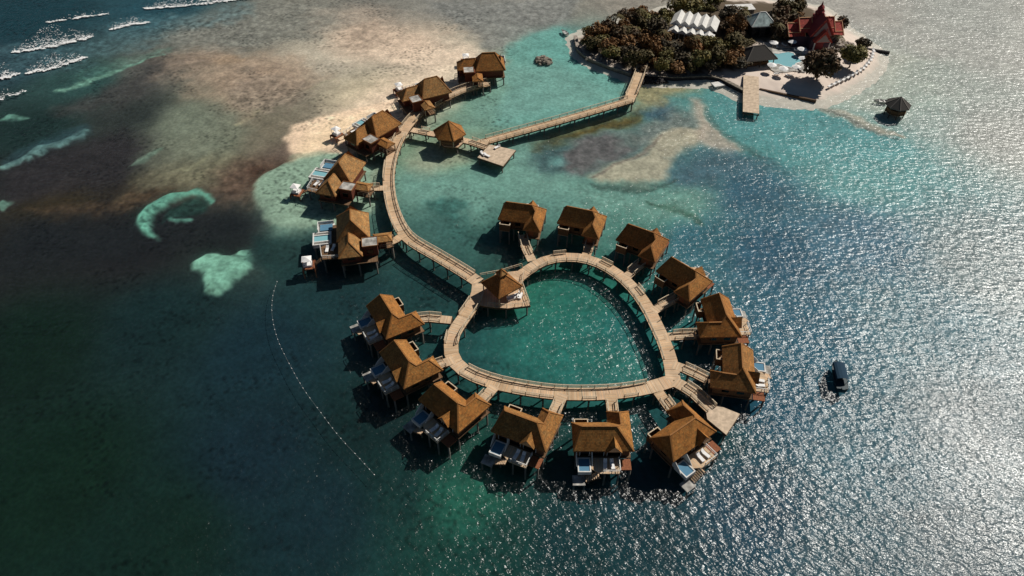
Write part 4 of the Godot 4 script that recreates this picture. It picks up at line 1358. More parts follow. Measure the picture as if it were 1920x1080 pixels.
func build_island() -> void:
	var outline := pts([21.3, -235.0, 21.7, -224.8, 24.5, -219.4, 30.9, -213.8, 38.0, -208.4, 43.1, -206.1, 50.1, -206.4, 61.8, -207.1, 64.5, -205.5, 70.4, -198.1, 74.8, -196.9, 83.1, -194.8, 91.6, -193.8, 100.3, -198.8, 110.0, -207.1, 117.4, -215.9, 120.8, -224.4, 118.0, -234.2, 115.1, -242.1, 114.3, -251.2, 111.6, -258.2, 101.3, -262.6, 90.2, -265.4, 76.7, -266.3, 64.1, -261.7, 53.6, -256.4, 41.3, -248.7, 29.4, -240.9])
	var soil := pts([22.7, -234.2, 24.4, -223.0, 38.6, -210.4, 50.1, -208.7, 62.0, -209.7, 71.6, -211.4, 76.9, -223.7, 81.7, -229.2, 96.4, -231.1, 103.8, -231.9, 112.0, -247.0, 107.5, -257.3, 91.3, -261.7, 76.1, -263.5, 57.5, -256.4, 41.0, -246.2, 27.4, -238.9])
	island_ground(outline, soil)
	wall_line("sea_wall", "dark stone sea wall with pale coping on the near side of the island west of the bridge", "sea wall", pts([21.3, -234.2, 21.7, -224.4, 24.5, -219.0, 30.8, -213.5, 37.4, -208.7]), 1.0, -1.6, 1.0, M.stone, M.sand_stone)
	wall_line("sea_wall", "long dark sea wall below the island trees between bridge and jetty", "sea wall", pts([40.9, -207.8, 50.1, -206.4, 61.5, -207.4, 64.5, -205.8, 70.7, -197.8]), 1.0, -1.6, 1.0, M.dark_stone, M.stone)
	wall_line("groyne", "thin brown timber groyne slanting from the jetty into the shallow beach", "groyne", pts([75.3, -200.1, 82.7, -196.7, 90.6, -193.3]), 0.6, -1.6, 0.75, M.beam)
	wall_line("groyne", "dark stone groyne running out from the right tip of the beach", "groyne", pts([116.3, -226.0, 120.4, -224.6, 123.5, -223.5]), 0.8, -1.6, 0.7, M.dark_stone)
	rock_pile("boulder_pile", "pile of pale boulders beside the red hall", Vector2(107.4, -226.1), 5.0, 4.0, 46, 1.0, 1.2, M.sand_stone, 4)
	rock_pile("rock_islet", "low pale rock islet standing alone in the turquoise shallows", Vector2(10.2, -218.7), 2.6, 2.6, 26, 0.9, -0.2, M.stone, 5)
	rock_pile("shore_rocks", "dark rocks at the foot of the sea wall beside the bridge", Vector2(43.3, -205.8), 5.5, 1.6, 34, 0.7, 0.0, M.dark_stone, 6)
	rock_pile("shore_rocks", "pale stones between the tree shade and the coping at the western end of the island", Vector2(28.8, -218.9), 7.0, 3.0, 30, 0.6, 0.9, M.sand_stone, 8)
	red_hall(Vector2(99.0, -229.5), 0.06)
	# white sawtooth canopies
	var rowa := Vector2(54.9, -234.1)
	var rowb := Vector2(66.2, -229.5)
	for k in 5:
		var c: Vector2 = rowa.lerp(rowb, k / 4.4)
		var t := thing("white_canopy", ["leftmost white gabled canopy of the row among the island trees", "second white gabled canopy from the left of the row among the trees", "middle white gabled canopy of the row among the trees", "fourth white gabled canopy from the left of the row among the trees", "rightmost white gabled canopy of the row among the trees"][k], "canopy", v3(c, 1.2), -0.35, "white canopies in a row on the island")
		var st := ns()
		gable(st, Vector3(0, 0, -2.2), 2.1, 4.4, 6.2, 8.4, 0.0)
		obj("roof", st, M.white, t)
		var fs := ns()
		gable(fs, Vector3(0, 0, 4.0), 2.0, 3.5, 4.8, 3.6, 0.0)
		obj("front_awning", fs, M.white, t)
		for q in [[-1.9, -6.0], [1.9, -6.0], [-1.9, 5.5], [1.9, 5.5]]:
			var s := ns()
			box(s, Vector3(q[0], 1.75, q[1]), Vector3(0.14, 3.5, 0.14))
			obj("post", s, M.white, t)
	# pale pavilion
	var pv := thing("pavilion", "square pavilion with pale aqua hip roof left of the red hall", "pavilion", v3(Vector2(83.1, -235.6), 1.2), 0.1)
	hip_roof(pv, "roof", -4.3, 4.3, -3.8, 3.8, 4.2, 7.4, 3.4, 3.4, true, M.aqua_roof)
	var pw := ns()
	box(pw, Vector3(0, 2.05, 0), Vector3(6.8, 4.1, 6.0))
	obj("wall", pw, M.dark_stone, pv)
	for x in [-1.8, 1.8]:
		var g := ns()
		box(g, Vector3(x, 1.9, 3.03), Vector3(1.6, 2.2, 0.05))
		obj("window", g, M.glass, pv)
	var p2 := thing("low_white_building", "low white flat-roofed building behind the aqua roofed pavilion", "building", v3(Vector2(79.6, -249.5), 1.2), 0.1)
	var st2 := ns()
	box(st2, Vector3(0, 1.3, 0), Vector3(9, 2.6, 4))
	obj("wall", st2, M.concrete, p2)
	var st3 := ns()
	box(st3, Vector3(0, 2.72, 0), Vector3(9.6, 0.2, 4.6))
	obj("roof", st3, M.white, p2)
	# thatched bar by the pool
	var hut := thing("thatched_bar", "dark grey thatched bar hut beside the island pool", "hut", v3(Vector2(77.3, -215.0), 1.2), 0.2)
	hip_roof(hut, "roof", -5.2, 5.2, -3.8, 3.8, 2.9, 6.0, 3.4, 3.4, true, M.thatch)
	for q in [[-4.4, -3.0], [4.4, -3.0], [-4.4, 3.0], [4.4, 3.0], [0, 3.0]]:
		var s := ns()
		tube(s, Vector3(q[0], -0.3, q[1]), Vector3(q[0], 2.9, q[1]), 0.16, 0.14)
		obj("post", s, M.bark, hut)
	var bc := ns()
	box(bc, Vector3(0, 0.6, 1.6), Vector3(7.0, 1.2, 0.7))
	obj("bar_counter", bc, M.wall, hut)
	# pool with pale terrace
	var pool := thing("swimming_pool", "turquoise lagoon pool with white paved surround on the island", "pool", v3(Vector2(86.6, -216.9), 0))
	var ring := PackedVector2Array()
	var inner := PackedVector2Array()
	var pr := RandomNumberGenerator.new()
	pr.seed = 5
	for i in 22:
		var d := Vector2.from_angle(TAU * i / 22)
		var f := 1.0 + 0.12 * sin(i * 2.1)
		ring.append(d * Vector2(10.0, 8.4) * f)
		inner.append(d * Vector2(6.2, 4.6) * (1.0 + 0.2 * sin(i * 1.4 + 1.0)))
	var ps := ns()
	prism(ps, ring, 0.9, 1.46)
	obj("paving", ps, M.flat, pool)
	var pi := ns()
	prism(pi, inner, 1.3, 1.52)
	obj("pool_water", pi, M.pool_water, pool)
	var pc := ns()
	for i in 22: bar(pc, v3(inner[i], 1.52), v3(inner[(i + 1) % 22], 1.52), 0.4, 0.14)
	obj("coping", pc, M.white, pool)
	# parasols and loungers round the pool and on the beach
	var par: Node3D = null
	var spots := [Vector2(84.9, -223.9), Vector2(91.1, -224.6), Vector2(92.8, -219.5), Vector2(91.4, -213.3), Vector2(87.9, -207.9), Vector2(83.6, -206.9), Vector2(80.6, -209.2)]
	var pl := ["white parasol left behind the pool near the dark thatched bar", "white parasol at the back of the pool in front of the red hall trees", "white parasol on the right of the pool nearest the red hall door", "white parasol on the pool terrace beside the big round tree", "white parasol at the near right corner of the pool terrace", "white parasol at the near middle edge of the pool terrace", "white parasol at the near left of the pool by the thatched bar"]
	for k in spots.size():
		if par == null:
			par = thing("parasol", pl[k], "parasol", v3(spots[k], 1.46), 0.0, "white parasols round the island pool")
			var a := ns()
			tube(a, Vector3(0, 0, 0), Vector3(0, 2.5, 0), 0.05, 0.04)
			obj("pole", a, M.rail, par)
			var b := ns()
			for i in 8:
				var d0 := Vector3(cos(TAU * i / 8), 0, sin(TAU * i / 8)) * 1.5
				var d1 := Vector3(cos(TAU * (i + 1) / 8), 0, sin(TAU * (i + 1) / 8)) * 1.5
				face(b, [d1 + Vector3(0, 2.2, 0), d0 + Vector3(0, 2.2, 0), Vector3(0, 2.75, 0)])
			obj("canopy", b, M.cushion, par)
		else:
			copy(par, v3(spots[k], 1.46), k * 0.4, pl[k])
	var beach := even(pts([96.7, -200.6, 103.9, -205.8, 110.3, -211.1, 115.1, -217.3, 117.8, -223.0]), 2.3)
	for k in beach.size():
		lounger(v3(beach[k], 1.06), -0.9 + k * 0.06, "%s sun lounger from the left in the curved beach row" % ORDER[k], "sun loungers in a row on the beach")
	var poolside := [Vector2(86.7, -225.3), Vector2(89.3, -226.1), Vector2(92.5, -222.4), Vector2(93.0, -216.7), Vector2(90.1, -209.9), Vector2(85.4, -206.2), Vector2(82.1, -207.2)]
	for k in poolside.size():
		lounger(v3(poolside[k], 1.48), k * 0.8, ["white sun lounger behind the pool beside the left parasol", "white sun lounger behind the pool between two parasols", "white sun lounger right of the pool nearest the red hall", "sun lounger right of the pool towards the big round tree", "white sun lounger at the near right corner of the pool", "white sun lounger at the near middle of the pool terrace", "white sun lounger at the near left of the pool"][k], "sun loungers round the island pool")
	# jetty
	var jt := thing("jetty", "pale wide jetty standing out from the island into the turquoise bay", "jetty")
	boardwalk(jt, pts([74.0, -206.5, 71.5, -195.7, 69.1, -185.3]), 4.6, {"h": 1.4, "rails": [], "pile_step": 5.0, "decking": [M.platform]})
	var raft := thing("floating_platform", "small white floating platform beside the sea wall", "float", v3(Vector2(63.3, -203.3), 0.0), 0.3)
	var rs := ns()
	box(rs, Vector3(0, 0.25, 0), Vector3(3.4, 0.4, 2.6))
	obj("deck", rs, M.white, raft)
	var rl := ns()
	for x in [-1.2, 1.2]: box(rl, Vector3(x, -0.05, 0), Vector3(0.6, 0.3, 2.5))
	obj("float_tank", rl, M.hull, raft)
	# trees
	var r := RandomNumberGenerator.new()
	r.seed = 99
	var protos := []
	var woods := [pts([22.8, -231.4, 24.6, -222.5, 37.0, -212.0, 40.8, -207.3, 49.7, -206.9, 61.6, -208.6, 71.2, -210.6, 74.9, -218.9, 66.7, -221.8, 66.0, -224.7, 51.1, -227.6, 53.3, -247.4, 45.1, -250.7, 30.8, -237.6]), pts([71.8, -244.9, 80.0, -248.2, 76.3, -229.9, 74.4, -225.4, 69.5, -231.4]), pts([91.5, -246.5, 97.4, -253.3, 101.1, -249.1, 95.9, -236.8, 95.9, -229.1, 86.0, -227.6]), pts([55.8, -249.1, 65.8, -261.3, 74.5, -261.3, 70.8, -249.1, 63.2, -246.5]), pts([92.8, -253.3, 103.5, -257.7, 102.1, -252.5, 91.3, -247.4]), pts([75.3, -223.9, 77.5, -227.6, 78.3, -224.7])]
	var desc := ["in the thicket", "between white canopies and aqua pavilion", "before the red hall", "behind the white canopies", "behind the red hall", "behind the thatched bar"]
	var groups := ["trees of the island thicket", "trees between the canopies and the pavilion", "trees before the red hall", "olive trees behind the canopies", "trees behind the red hall", "trees behind the thatched bar"]
	for g in woods.size():
		var poly: PackedVector2Array = woods[g]
		var lo := poly[0]
		var hi := poly[0]
		for p in poly:
			lo = lo.min(p)
			hi = hi.max(p)
		var kept := PackedVector2Array()
		for k in 1500:
			var p := Vector2(r.randf_range(lo.x, hi.x), r.randf_range(lo.y, hi.y))
			if not Geometry2D.is_point_in_polygon(p, poly): continue
			var ok := true
			for q in kept:
				if p.distance_to(q) < 3.3: ok = false
			if not ok: continue
			kept.append(p)
			var kind := r.randi_range(0, 4) if g != 3 else 2
			if g == 2: kind = [0, 1, 3, 4][r.randi_range(0, 3)]
			while protos.size() < 5: protos.append(null)
			var s := r.randf_range(0.6, 1.4)
			var f: float = (p.y - lo.y) / (hi.y - lo.y)
			var e: float = (p.x - lo.x) / (hi.x - lo.x)
			var look: String = ["dark brown tree", "dark olive-brown tree", "olive green tree", "orange-brown tree", "blackish green tree"][kind]
			var words: String = "%s, %s %s" % [look, desc[g], ("at the back" if f < 0.3 else "at the front" if f > 0.7 else "amid the rest")]
			if g == 0: words = "%s %s of the island thicket, %s" % [look, "at the back edge" if f < 0.33 else "at the front edge" if f > 0.66 else "in the middle", "at its left end" if e < 0.25 else "left of the bridge" if e < 0.5 else "below the white canopies" if e < 0.75 else "near the jetty"]
			if protos[kind] == null:
				protos[kind] = tree_thing(["sea_grape_tree", "mangrove_tree", "olive_green_tree", "autumn_toned_tree", "almond_tree"][kind], desc[g], v3(p, 1.1), Vector3(5.6, 5.4, 5.6), M.leaf[kind], 30 + kind, groups[g], 0.42, 18)
				protos[kind].set_meta("label", words)
			else:
				var o := copy(protos[kind], v3(p, 1.1), r.randf() * TAU, words, groups[g])
				o.scale = Vector3(s, s * r.randf_range(0.6, 1.2), s * r.randf_range(0.8, 1.2))
	tree_thing("round_tree", "big round dark tree standing alone on the beach right of the pool", v3(Vector2(93.8, -204.6), 1.1), Vector3(13.0, 10.0, 12.0), M.leaf[0], 61, "", 0.75, 74)
	tree_thing("beach_tree", "olive green tree on the beach beside the pale boulders", v3(Vector2(106.5, -212.6), 1.1), Vector3(8.5, 7.5, 8.0), M.leaf[2], 62, "", 0.6, 40)
	tree_thing("beach_tree", "brownish tree behind the olive tree at the right tip of the island", v3(Vector2(112.1, -220.0), 1.1), Vector3(6.0, 7.0, 6.0), M.leaf[4], 63, "", 0.5, 20)
	tree_thing("hall_side_tree", "dark tree behind the right wing of the red hall", v3(Vector2(110.5, -236.0), 1.1), Vector3(5.5, 6.0, 5.5), M.leaf[4], 64, "", 0.45, 18)
	palm(v3(Vector2(53.2, -246.5), 1.1), 7.5, "palm sticking out above the thicket left of the white canopies", 1)
	palm(v3(Vector2(42.4, -240.0), 1.1), 6.5, "palm at the back edge of the thicket on the left of the island", 2)
	palm(v3(Vector2(34.1, -234.5), 1.1), 7.0, "palm rising from the left end of the thicket above the sea wall", 4)
	palm(v3(Vector2(56.5, -218.2), 1.1), 7.5, "palm rising from the middle of the thicket below the white canopies", 5)
	palm(v3(Vector2(47.3, -223.2), 1.1), 7.0, "palm rising from the thicket above the bridge landing", 6)
	palm(v3(Vector2(70.0, -220.3), 1.1), 7.2, "palm at the right end of the thicket beside the thatched bar", 7)
	palm(v3(Vector2(85.8, -228.4), 1.1), 6.8, "palm between the aqua pavilion and the pool", 8)
	palm(v3(Vector2(102.8, -220.3), 1.1), 6.5, "palm on the beach between the red hall and the boulders", 9)
	palm(v3(Vector2(76.4, -236.8), 1.1), 7.0, "palm between the white canopies and the aqua pavilion", 3)

func build_boardwalks() -> void:
	# main walk from the upper villas down to the heart
	var mainw := thing("main_boardwalk", "long curved wooden boardwalk from the heart up past the large villas", "boardwalk")
	var mc := smooth_line(pts([-7.3, -114.8, -11.0, -118.2, -17.1, -123.3, -23.4, -128.5, -26.4, -133.1, -29.0, -139.9, -30.9, -147.6, -31.9, -154.8, -32.0, -162.4, -31.3, -169.4, -29.8, -176.3, -27.2, -183.2, -23.1, -189.0, -17.5, -194.7, -12.1, -198.7, -7.1, -200.9]), 1.3)
	boardwalk(mainw, mc, 3.0, {"skip": [_gap(Vector2(-26.8, -128.5), 2.2), _gap(Vector2(-32.4, -148.9), 2.2), _gap(Vector2(-33.1, -163.9), 2.2), _gap(Vector2(-27.5, -175.5), 2.6), _gap(Vector2(-24.8, -187.5), 2.2), _gap(Vector2(-7.3, -114.8), 2.0)]})
	var heart := thing("heart_boardwalk", "heart-shaped wooden boardwalk loop with railings in the middle of the resort", "boardwalk")
	var loop := smooth_line(pts([-7.3, -114.5, -7.7, -109.8, -9.9, -104.7, -11.9, -100.2, -12.4, -96.2, -11.5, -92.6, -9.0, -89.8, -5.0, -87.7, 0.0, -86.1, 8.2, -84.6, 17.3, -84.5, 25.1, -85.6, 31.3, -87.7]), 1.3)
	var up := smooth_line(pts([31.3, -87.7, 31.5, -91.8, 31.1, -96.5, 30.1, -101.7, 28.7, -107.5, 26.2, -113.5, 22.7, -118.4, 18.4, -121.7, 13.6, -123.0, 8.7, -122.3, 5.1, -120.1, 2.1, -117.2, 0.2, -114.3]), 1.3)
	var gaps := [_gap(Vector2(4.6, -121.9), 2.4), _gap(Vector2(17.3, -123.7), 2.2), _gap(Vector2(25.6, -117.0), 2.2), _gap(Vector2(30.4, -106.6), 2.2), _gap(Vector2(31.7, -98.8), 2.2), _gap(Vector2(32.0, -91.2), 2.2), _gap(Vector2(31.2, -87.0), 3.4), _gap(Vector2(27.7, -84.5), 2.4), _gap(Vector2(18.8, -83.7), 2.0), _gap(Vector2(9.9, -83.7), 2.0), _gap(Vector2(-3.1, -85.7), 2.2), _gap(Vector2(-11.9, -92.9), 2.4), _gap(Vector2(-12.8, -103.2), 2.2), _gap(Vector2(-7.3, -114.5), 3.0), _gap(Vector2(0.6, -114.7), 3.4)]
	boardwalk(heart, loop, 2.9, {"skip": gaps})
	boardwalk(heart, up, 2.9, {"skip": gaps, "h": DECK + 0.008})
	var pav := pts([-8.8, -112.2, -6.4, -113.0, -3.6, -117.7, 2.9, -118.7, 2.1, -114.3, 3.9, -107.7, -1.1, -106.9, -5.5, -107.5, -8.0, -108.2])
	deck_platform(heart, pav, DECK - 0.01, "pavilion_deck", M.deck)
	rail_line(heart, [Vector2(2.7, -117.7), Vector2(2.2, -114.3), Vector2(3.8, -107.8), Vector2(-1.1, -107.1), Vector2(-5.1, -107.7)], DECK, M.rail)
	rail_line(heart, [Vector2(-7.1, -116.5), Vector2(-2.6, -117.7), Vector2(2.2, -119.8)], DECK, M.rail)
	var gz := thing("heart_pavilion", "open pavilion with steep shingled pyramid roof where the boardwalks meet at the heart", "pavilion", v3(Vector2(-2.2, -111.5), 0))
	spire_roof(gz, "roof", Vector2.ZERO, 4.5, 4, 0.12, 4.7, 8.2, M.roof_d)
	spire_roof(gz, "lantern_roof", Vector2.ZERO, 1.3, 4, 0.12, 8.0, 9.2, M.roof_c)
	for i in 4:
		var s := ns()
		var d := Vector2.from_angle(0.12 + TAU * i / 4) * 4.0
		tube(s, v3(d, DECK), v3(d, 4.7), 0.16, 0.14)
		obj("post", s, M.rail, gz)
	var pb := ns()
	for i in 4: bar(pb, v3(Vector2.from_angle(0.12 + TAU * i / 4) * 4.0, 4.4), v3(Vector2.from_angle(0.12 + TAU * (i + 1) / 4) * 4.0, 4.4), 0.2, 0.24)
	obj("tie_beam", pb, M.beam, gz)
	for q in [[Vector2(0.2, -109.8), 0.4, "pale lounge sofa on the pavilion deck inside the heart", 2.6], [Vector2(1.7, -110.4), 1.3, "pale lounge sofa near the railing corner of the pavilion deck", 1.8]]:
		var so := thing("lounge_sofa", q[2], "sofa", v3(q[0], DECK), q[1])
		var a := ns()
		box(a, Vector3(0, 0.22, 0), Vector3(q[3], 0.44, 0.9))
		obj("seat", a, M.cushion, so)
		var b := ns()
		box(b, Vector3(0, 0.55, -0.4), Vector3(q[3], 0.5, 0.2))
		obj("backrest", b, M.cushion, so)
	# gangways to the heart villas
	var gw := [
		[pts([4.6, -121.7, 3.2, -125.9, 2.4, -130.8]), "gangway with white handrails to the villa at the top left of the heart"],
		[pts([16.8, -123.0, 17.6, -125.5, 18.4, -128.5]), "short gangway to the second villa along the top of the heart"],
		[pts([25.1, -116.2, 27.0, -118.4, 29.3, -120.8]), "gangway with two pale handrails to the third villa along the top right of the heart"],
		[pts([29.8, -106.0, 32.6, -108.2, 35.7, -110.1]), "gangway to the villa on the upper right shoulder of the heart"],
		[pts([31.2, -98.8, 35.0, -99.2, 39.2, -99.4]), "straight level gangway to the villa halfway down the right side"],
		[pts([31.7, -91.7, 34.6, -90.2, 37.8, -87.9]), "gangway to the lowest villa on the right side"],
		[pts([28.0, -84.9, 29.2, -82.2, 30.4, -79.6]), "plank gangway to the villa at the point of the heart"],
		[pts([18.8, -84.5, 18.8, -82.0, 18.8, -78.6]), "gangway to the villa straight below the heart, right of bottom centre"],
		[pts([9.8, -84.5, 8.6, -81.7, 7.3, -78.4]), "wide gangway to the villa below the heart, left of bottom centre"],
		[pts([-3.3, -86.3, -4.9, -84.0, -7.2, -80.8]), "gangway to the villa at the lower left of the heart"],
		[pts([-11.5, -92.9, -14.1, -91.7, -17.2, -90.2]), "short gangway to the middle villa on the left side of the heart"],
		[pts([-12.7, -103.5, -18.8, -104.3, -21.6, -102.6]), "bent gangway to the uppermost villa on the left side of the heart"]]
	for q in gw:
		var t := thing("gangway", q[1], "gangway", Vector3.ZERO, 0.0, "gangways to the heart villas")
		boardwalk(t, even(q[0], 1.4), 2.1, {"h": DECK + 0.02, "step": 2.2, "pile_step": 4.0, "skip": [_gap(q[0][0], 1.7)]})
	var tip := thing("tip_boardwalk", "boardwalk from the point of the heart to a wide sunning platform", "boardwalk")
	boardwalk(tip, pts([31.4, -87.5, 34.4, -85.2, 36.1, -82.7, 37.4, -80.8]), 2.5, {"h": DECK + 0.016, "skip": [_gap(Vector2(31.4, -87.5), 2.2)]})
	deck_platform(tip, pts([36.3, -80.8, 38.2, -82.1, 42.5, -79.8, 39.0, -75.2, 36.2, -78.6]), DECK + 0.03, "platform_deck", M.platform)
	# short gangways to the large villas
	for q in [[pts([-26.2, -130.2, -27.2, -128.9, -28.6, -127.9]), "short gangway to the lowest large villa"], [pts([-31.3, -148.9, -33.5, -148.7, -35.8, -148.7]), "short level gangway to the second large villa from the bottom"], [pts([-31.8, -164.9, -33.4, -166.4, -35.4, -167.9]), "short gangway to the middle large villa"], [pts([-25.3, -185.8, -26.0, -187.2, -27.1, -189.0]), "short gangway to the fourth large villa"], [pts([-11.3, -198.7, -11.6, -200.3, -12.2, -201.9]), "short gangway to the farthest large villa at the end of the walk"]]:
		var t := thing("gangway", q[1], "gangway", Vector3.ZERO, 0.0, "gangways to the large villas")
		boardwalk(t, even(q[0], 1.4), 2.0, {"h": DECK + 0.02, "step": 2.0, "rails": [1], "pile_step": 4.0, "skip": [_gap(q[0][0], 1.6)]})
	# cross walk with gazebo and platform
	var cw := thing("cross_boardwalk", "narrow boardwalk leading past the small gazebo to the square platform", "boardwalk")
	boardwalk(cw, pts([-28.0, -175.5, -21.9, -173.4, -16.9, -171.8, -11.7, -169.7, -6.9, -166.9]), 2.3, {"h": DECK + 0.01, "skip": [_gap(Vector2(-28.0, -175.5), 2.0), _gap(Vector2(-17.0, -171.5), 4.6)]})
	deck_platform(cw, pts([-6.1, -168.2, 1.0, -165.6, -2.4, -158.3, -9.2, -162.2]), DECK - 0.02, "platform_deck", M.platform)
	deck_platform(cw, pts([-20.2, -170.5, -19.0, -174.7, -14.5, -174.2, -12.6, -170.5, -14.7, -166.9, -18.5, -167.4]), DECK - 0.03, "gazebo_deck", M.deck)
	var g2 := thing("small_gazebo", "small gazebo with steep brown hipped roof on the cross boardwalk", "gazebo", v3(Vector2(-17.0, -170.5), 0))
	spire_roof(g2, "roof", Vector2.ZERO, 4.6, 6, 0.2, 4.4, 8.0, M.roof_a)
	for i in 6:
		var s := ns()
		var d := Vector2.from_angle(0.2 + TAU * i / 6) * 3.7
		tube(s, v3(d, DECK), v3(d, 4.4), 0.15, 0.13)
		obj("post", s, M.rail, g2)
	var gb := ns()
	for i in 6: bar(gb, v3(Vector2.from_angle(0.2 + TAU * i / 6) * 3.7, 2.9), v3(Vector2.from_angle(0.2 + TAU * (i + 1) / 6) * 3.7, 2.9), 0.06, 0.9)
	obj("balustrade", gb, M.wall, g2)
	lounger(v3(Vector2(-7.8, -163.4), DECK), 0.6, "white sun lounger at the left corner of the square platform", "sun loungers on the square platform")
	lounger(v3(Vector2(-6.7, -162.7), DECK), 0.9, "white sun lounger near the front edge of the square platform", "sun loungers on the square platform")
	lounger(v3(Vector2(-4.0, -166.6), DECK), -0.8, "white sun lounger at the back edge of the square platform", "sun loungers on the square platform")
	var br := thing("island_bridge", "long wooden bridge on piles from the square platform to the island", "bridge")
	boardwalk(br, pts([-9.0, -168.9, 0.0, -173.4, 13.6, -180.1, 26.3, -186.7, 34.7, -191.1]), 2.9, {"pile_step": 5.0, "skip": [_gap(Vector2(-9.0, -168.9), 2.6)]})
	boardwalk(br, pts([34.1, -190.5, 36.5, -197.2, 39.1, -205.4, 41.1, -212.1]), 3.2, {"h": DECK + 0.012, "pile_step": 5.0, "skip": [_gap(Vector2(34.7, -191.1), 2.2)]})

func _gap(p: Vector2, r: float) -> Vector3:
	return Vector3(p.x, p.y, r)

func build_villas() -> void:
	var A = M.roof_a
	var B = M.roof_b
	var D = M.roof_d
	var E = M.roof_e
	ring_villa(Vector2(2.5, -134.9), 168, -1, "brown roofed villa at the top left of the heart, nearest the pavilion", "the villa at the top left of the heart", A, false)
	ring_villa(Vector2(16.5, -132.9), 162, -1, "brown roofed villa second from the left along the top of the heart", "the second villa along the top", B, false)
	ring_villa(Vector2(29.8, -125.7), 150, -1, "dark brown villa third from the left along the top right curve of the heart", "the third villa along the top", D, false)
	ring_villa(Vector2(37.3, -113.8), 135, -1, "villa on the upper right shoulder of the heart", "the villa on the upper right shoulder", B, false)
	ring_villa(Vector2(42.8, -101.7), 92, -1, "villa halfway down the right side of the heart", "the villa halfway down the right side", A, false)
	ring_villa(Vector2(43.5, -88.2), 80, -1, "villa lowest on the right side of the heart with a pale deck to the right", "the lowest villa on the right side", E)
	ring_villa(Vector2(30.4, -73.4), 36, 1, "villa at the point of the heart beside the wide sunning platform", "the villa at the point of the heart", A)
	ring_villa(Vector2(16.0, -73.0), 0, 1, "villa straight below the heart, right of bottom centre, square to the view", "the villa right of bottom centre", B)
	ring_villa(Vector2(2.3, -74.7), -24, 1, "villa below the heart, left of bottom centre", "the villa left of bottom centre", E)
	ring_villa(Vector2(-11.4, -79.5), -43, 1, "villa at the lower left of the heart", "the lower left heart villa", A)
	ring_villa(Vector2(-20.6, -89.5), -57, 1, "middle villa on the left side of the heart", "the middle villa on the left side", B)
	ring_villa(Vector2(-25.1, -101.8), -60, 1, "uppermost villa on the left side of the heart at the end of a bent gangway", "the uppermost villa on the left side", A)
	var C = M.roof_c
	large_villa(Vector2(-36.9, -128.1), -80, "large villa lowest on the boardwalk with white coped plunge pool", "the lowest large villa", C)
	large_villa(Vector2(-43.2, -150.4), -105, "large villa second from the bottom along the upper boardwalk", "the second large villa", C)
	large_villa(Vector2(-37.7, -171.6), -130, "large villa in the middle of the row of five, on pale sand", "the middle large villa", B)
	large_villa(Vector2(-25.2, -191.5), -154, "large villa second from the far end of the upper boardwalk", "the fourth large villa", C)
	large_villa(Vector2(-8.9, -207.1), -174, "farthest large villa at the upper end of the boardwalk", "the farthest large villa", A)

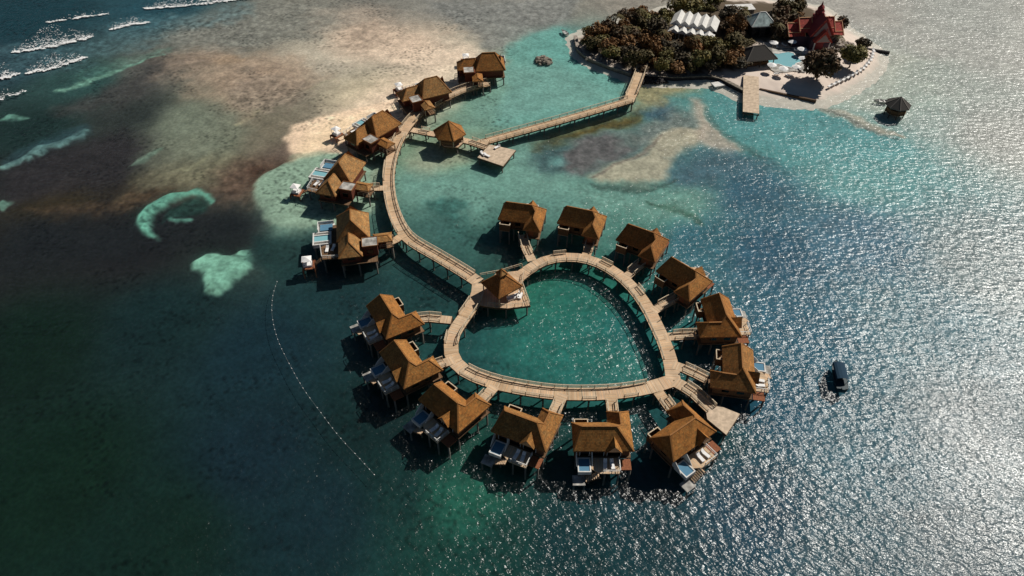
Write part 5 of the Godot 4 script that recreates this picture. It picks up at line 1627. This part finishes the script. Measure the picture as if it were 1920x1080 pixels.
func build_details() -> void:
	# swimming line with floats
	var line := smooth_line(pts([-52.7, -117.0, -52.6, -112.3, -51.4, -106.6, -48.7, -99.9, -44.9, -93.4, -40.9, -87.3, -36.5, -81.7, -32.0, -76.2, -27.7, -71.7, -24.4, -68.2]), 1.5)
	var sl := thing("swim_line", "long curved rope of small white floats marking the swimming area", "rope")
	var rp := ns()
	for i in line.size() - 1: bar(rp, v3(line[i], 0.03), v3(line[i + 1], 0.03), 0.03, 0.03)
	obj("rope", rp, M.rope, sl)
	for i in line.size():
		if i % 9 == 7: continue
		var st := ns(true)
		tube(st, v3(line[i], 0.05) - Vector3(0.09, 0, 0.08), v3(line[i], 0.05) + Vector3(0.09, 0, 0.08), 0.06, 0.055, 6)
		obj("float", st, M.cushion, sl)
	# moored boat
	var b := thing("motor_boat", "dark blue covered motor boat moored alone on the glittering water", "boat", v3(Vector2(64.6, -89.9), 0.0), -0.12)
	b.scale = Vector3.ONE * 1.15
	var hs := ns()
	var sec := [[-3.0, 0.95], [-1.0, 1.1], [1.4, 1.0], [2.6, 0.55], [3.3, 0.05]]
	for k in sec.size() - 1:
		var z0: float = -sec[k][0]
		var z1: float = -sec[k + 1][0]
		var w0: float = sec[k][1]
		var w1: float = sec[k + 1][1]
		for s: int in [-1, 1]:
			face(hs, [Vector3(s * w0, 0.75, z0), Vector3(s * w1, 0.85, z1), Vector3(s * w1 * 0.7, -0.3, z1), Vector3(s * w0 * 0.7, -0.3, z0)])
		face(hs, [Vector3(-w0, 0.7, z0), Vector3(w0, 0.7, z0), Vector3(w1, 0.8, z1), Vector3(-w1, 0.8, z1)])
	face(hs, [Vector3(-0.95, 0.75, 3.0), Vector3(0.95, 0.75, 3.0), Vector3(0.66, -0.3, 3.0), Vector3(-0.66, -0.3, 3.0)])
	obj("hull", hs, M.hull, b)
	var cv := ns()
	for k in 6:
		var a0 := PI * k / 6
		var a1 := PI * (k + 1) / 6
		face(cv, [Vector3(cos(a0) * 1.05, 1.5 + sin(a0) * 0.5, 1.7), Vector3(cos(a1) * 1.05, 1.5 + sin(a1) * 0.5, 1.7), Vector3(cos(a1) * 1.05, 1.5 + sin(a1) * 0.5, -1.9), Vector3(cos(a0) * 1.05, 1.5 + sin(a0) * 0.5, -1.9)])
	obj("canopy", cv, M.navy, b)
	for q in [[-0.95, 1.6], [0.95, 1.6], [-0.95, -1.8], [0.95, -1.8]]:
		var s := ns()
		tube(s, Vector3(q[0], 0.7, q[1]), Vector3(q[0], 1.5, q[1]), 0.04, 0.04)
		obj("canopy_post", s, M.hull, b)
	var en := ns()
	box(en, Vector3(0, 0.7, 3.2), Vector3(0.5, 0.8, 0.5))
	obj("outboard_motor", en, M.hull, b)
	# hut on stilts off the beach
	var h := thing("water_hut", "small thatched hut on stilts standing in the water off the beach", "hut", v3(Vector2(111.6, -186.9), 0))
	spire_roof(h, "roof", Vector2.ZERO, 3.6, 8, 0.2, 3.2, 5.6, M.thatch)
	var hd := ns()
	var oct := PackedVector2Array()
	for i in 8: oct.append(Vector2.from_angle(0.2 + TAU * i / 8) * 3.0)
	prism(hd, oct, 0.9, 1.1)
	obj("deck", hd, M.terrace, h)
	var hw := ns()
	for i in 8:
		if i != 6: bar(hw, v3(oct[i] * 0.9, 1.6), v3(oct[(i + 1) % 8] * 0.9, 1.6), 0.08, 1.0)
	obj("balustrade", hw, M.wall, h)
	for i in 8:
		var s := ns()
		tube(s, v3(oct[i] * 0.92, -2.6), v3(oct[i] * 0.92, 3.2), 0.13, 0.12)
		obj("post", s, M.bark, h)
	# small white boat beyond the island's western tip
	for q in [[Vector2(18.0, -238.1), 0.5, "small white boat afloat off the western tip of the island"], [Vector2(110.0, -193.5), 1.4, "small white dinghy beside the thatched hut in the water"]]:
		var w := thing("small_boat", q[2], "boat", v3(q[0], 0), q[1])
		var st := ns()
		for s: int in [-1, 1]:
			face(st, [Vector3(s * 0.75, 0.5, 1.7), Vector3(s * 0.8, 0.5, -0.6), Vector3(s * 0.5, -0.2, -0.6), Vector3(s * 0.5, -0.2, 1.7)])
			face(st, [Vector3(s * 0.8, 0.5, -0.6), Vector3(0, 0.6, -2.2), Vector3(0, -0.1, -1.9), Vector3(s * 0.5, -0.2, -0.6)])
		face(st, [Vector3(-0.75, 0.5, 1.7), Vector3(0.75, 0.5, 1.7), Vector3(0.5, -0.2, 1.7), Vector3(-0.5, -0.2, 1.7)])
		face(st, [Vector3(-0.6, 0.1, 1.7), Vector3(0.6, 0.1, 1.7), Vector3(0.6, 0.1, -0.8), Vector3(-0.6, 0.1, -0.8)])
		obj("hull", st, M.white, w)
		var th := ns()
		for z in [0.9, -0.4]: box(th, Vector3(0, 0.38, z), Vector3(1.3, 0.08, 0.3))
		obj("thwart", th, M.white, w)
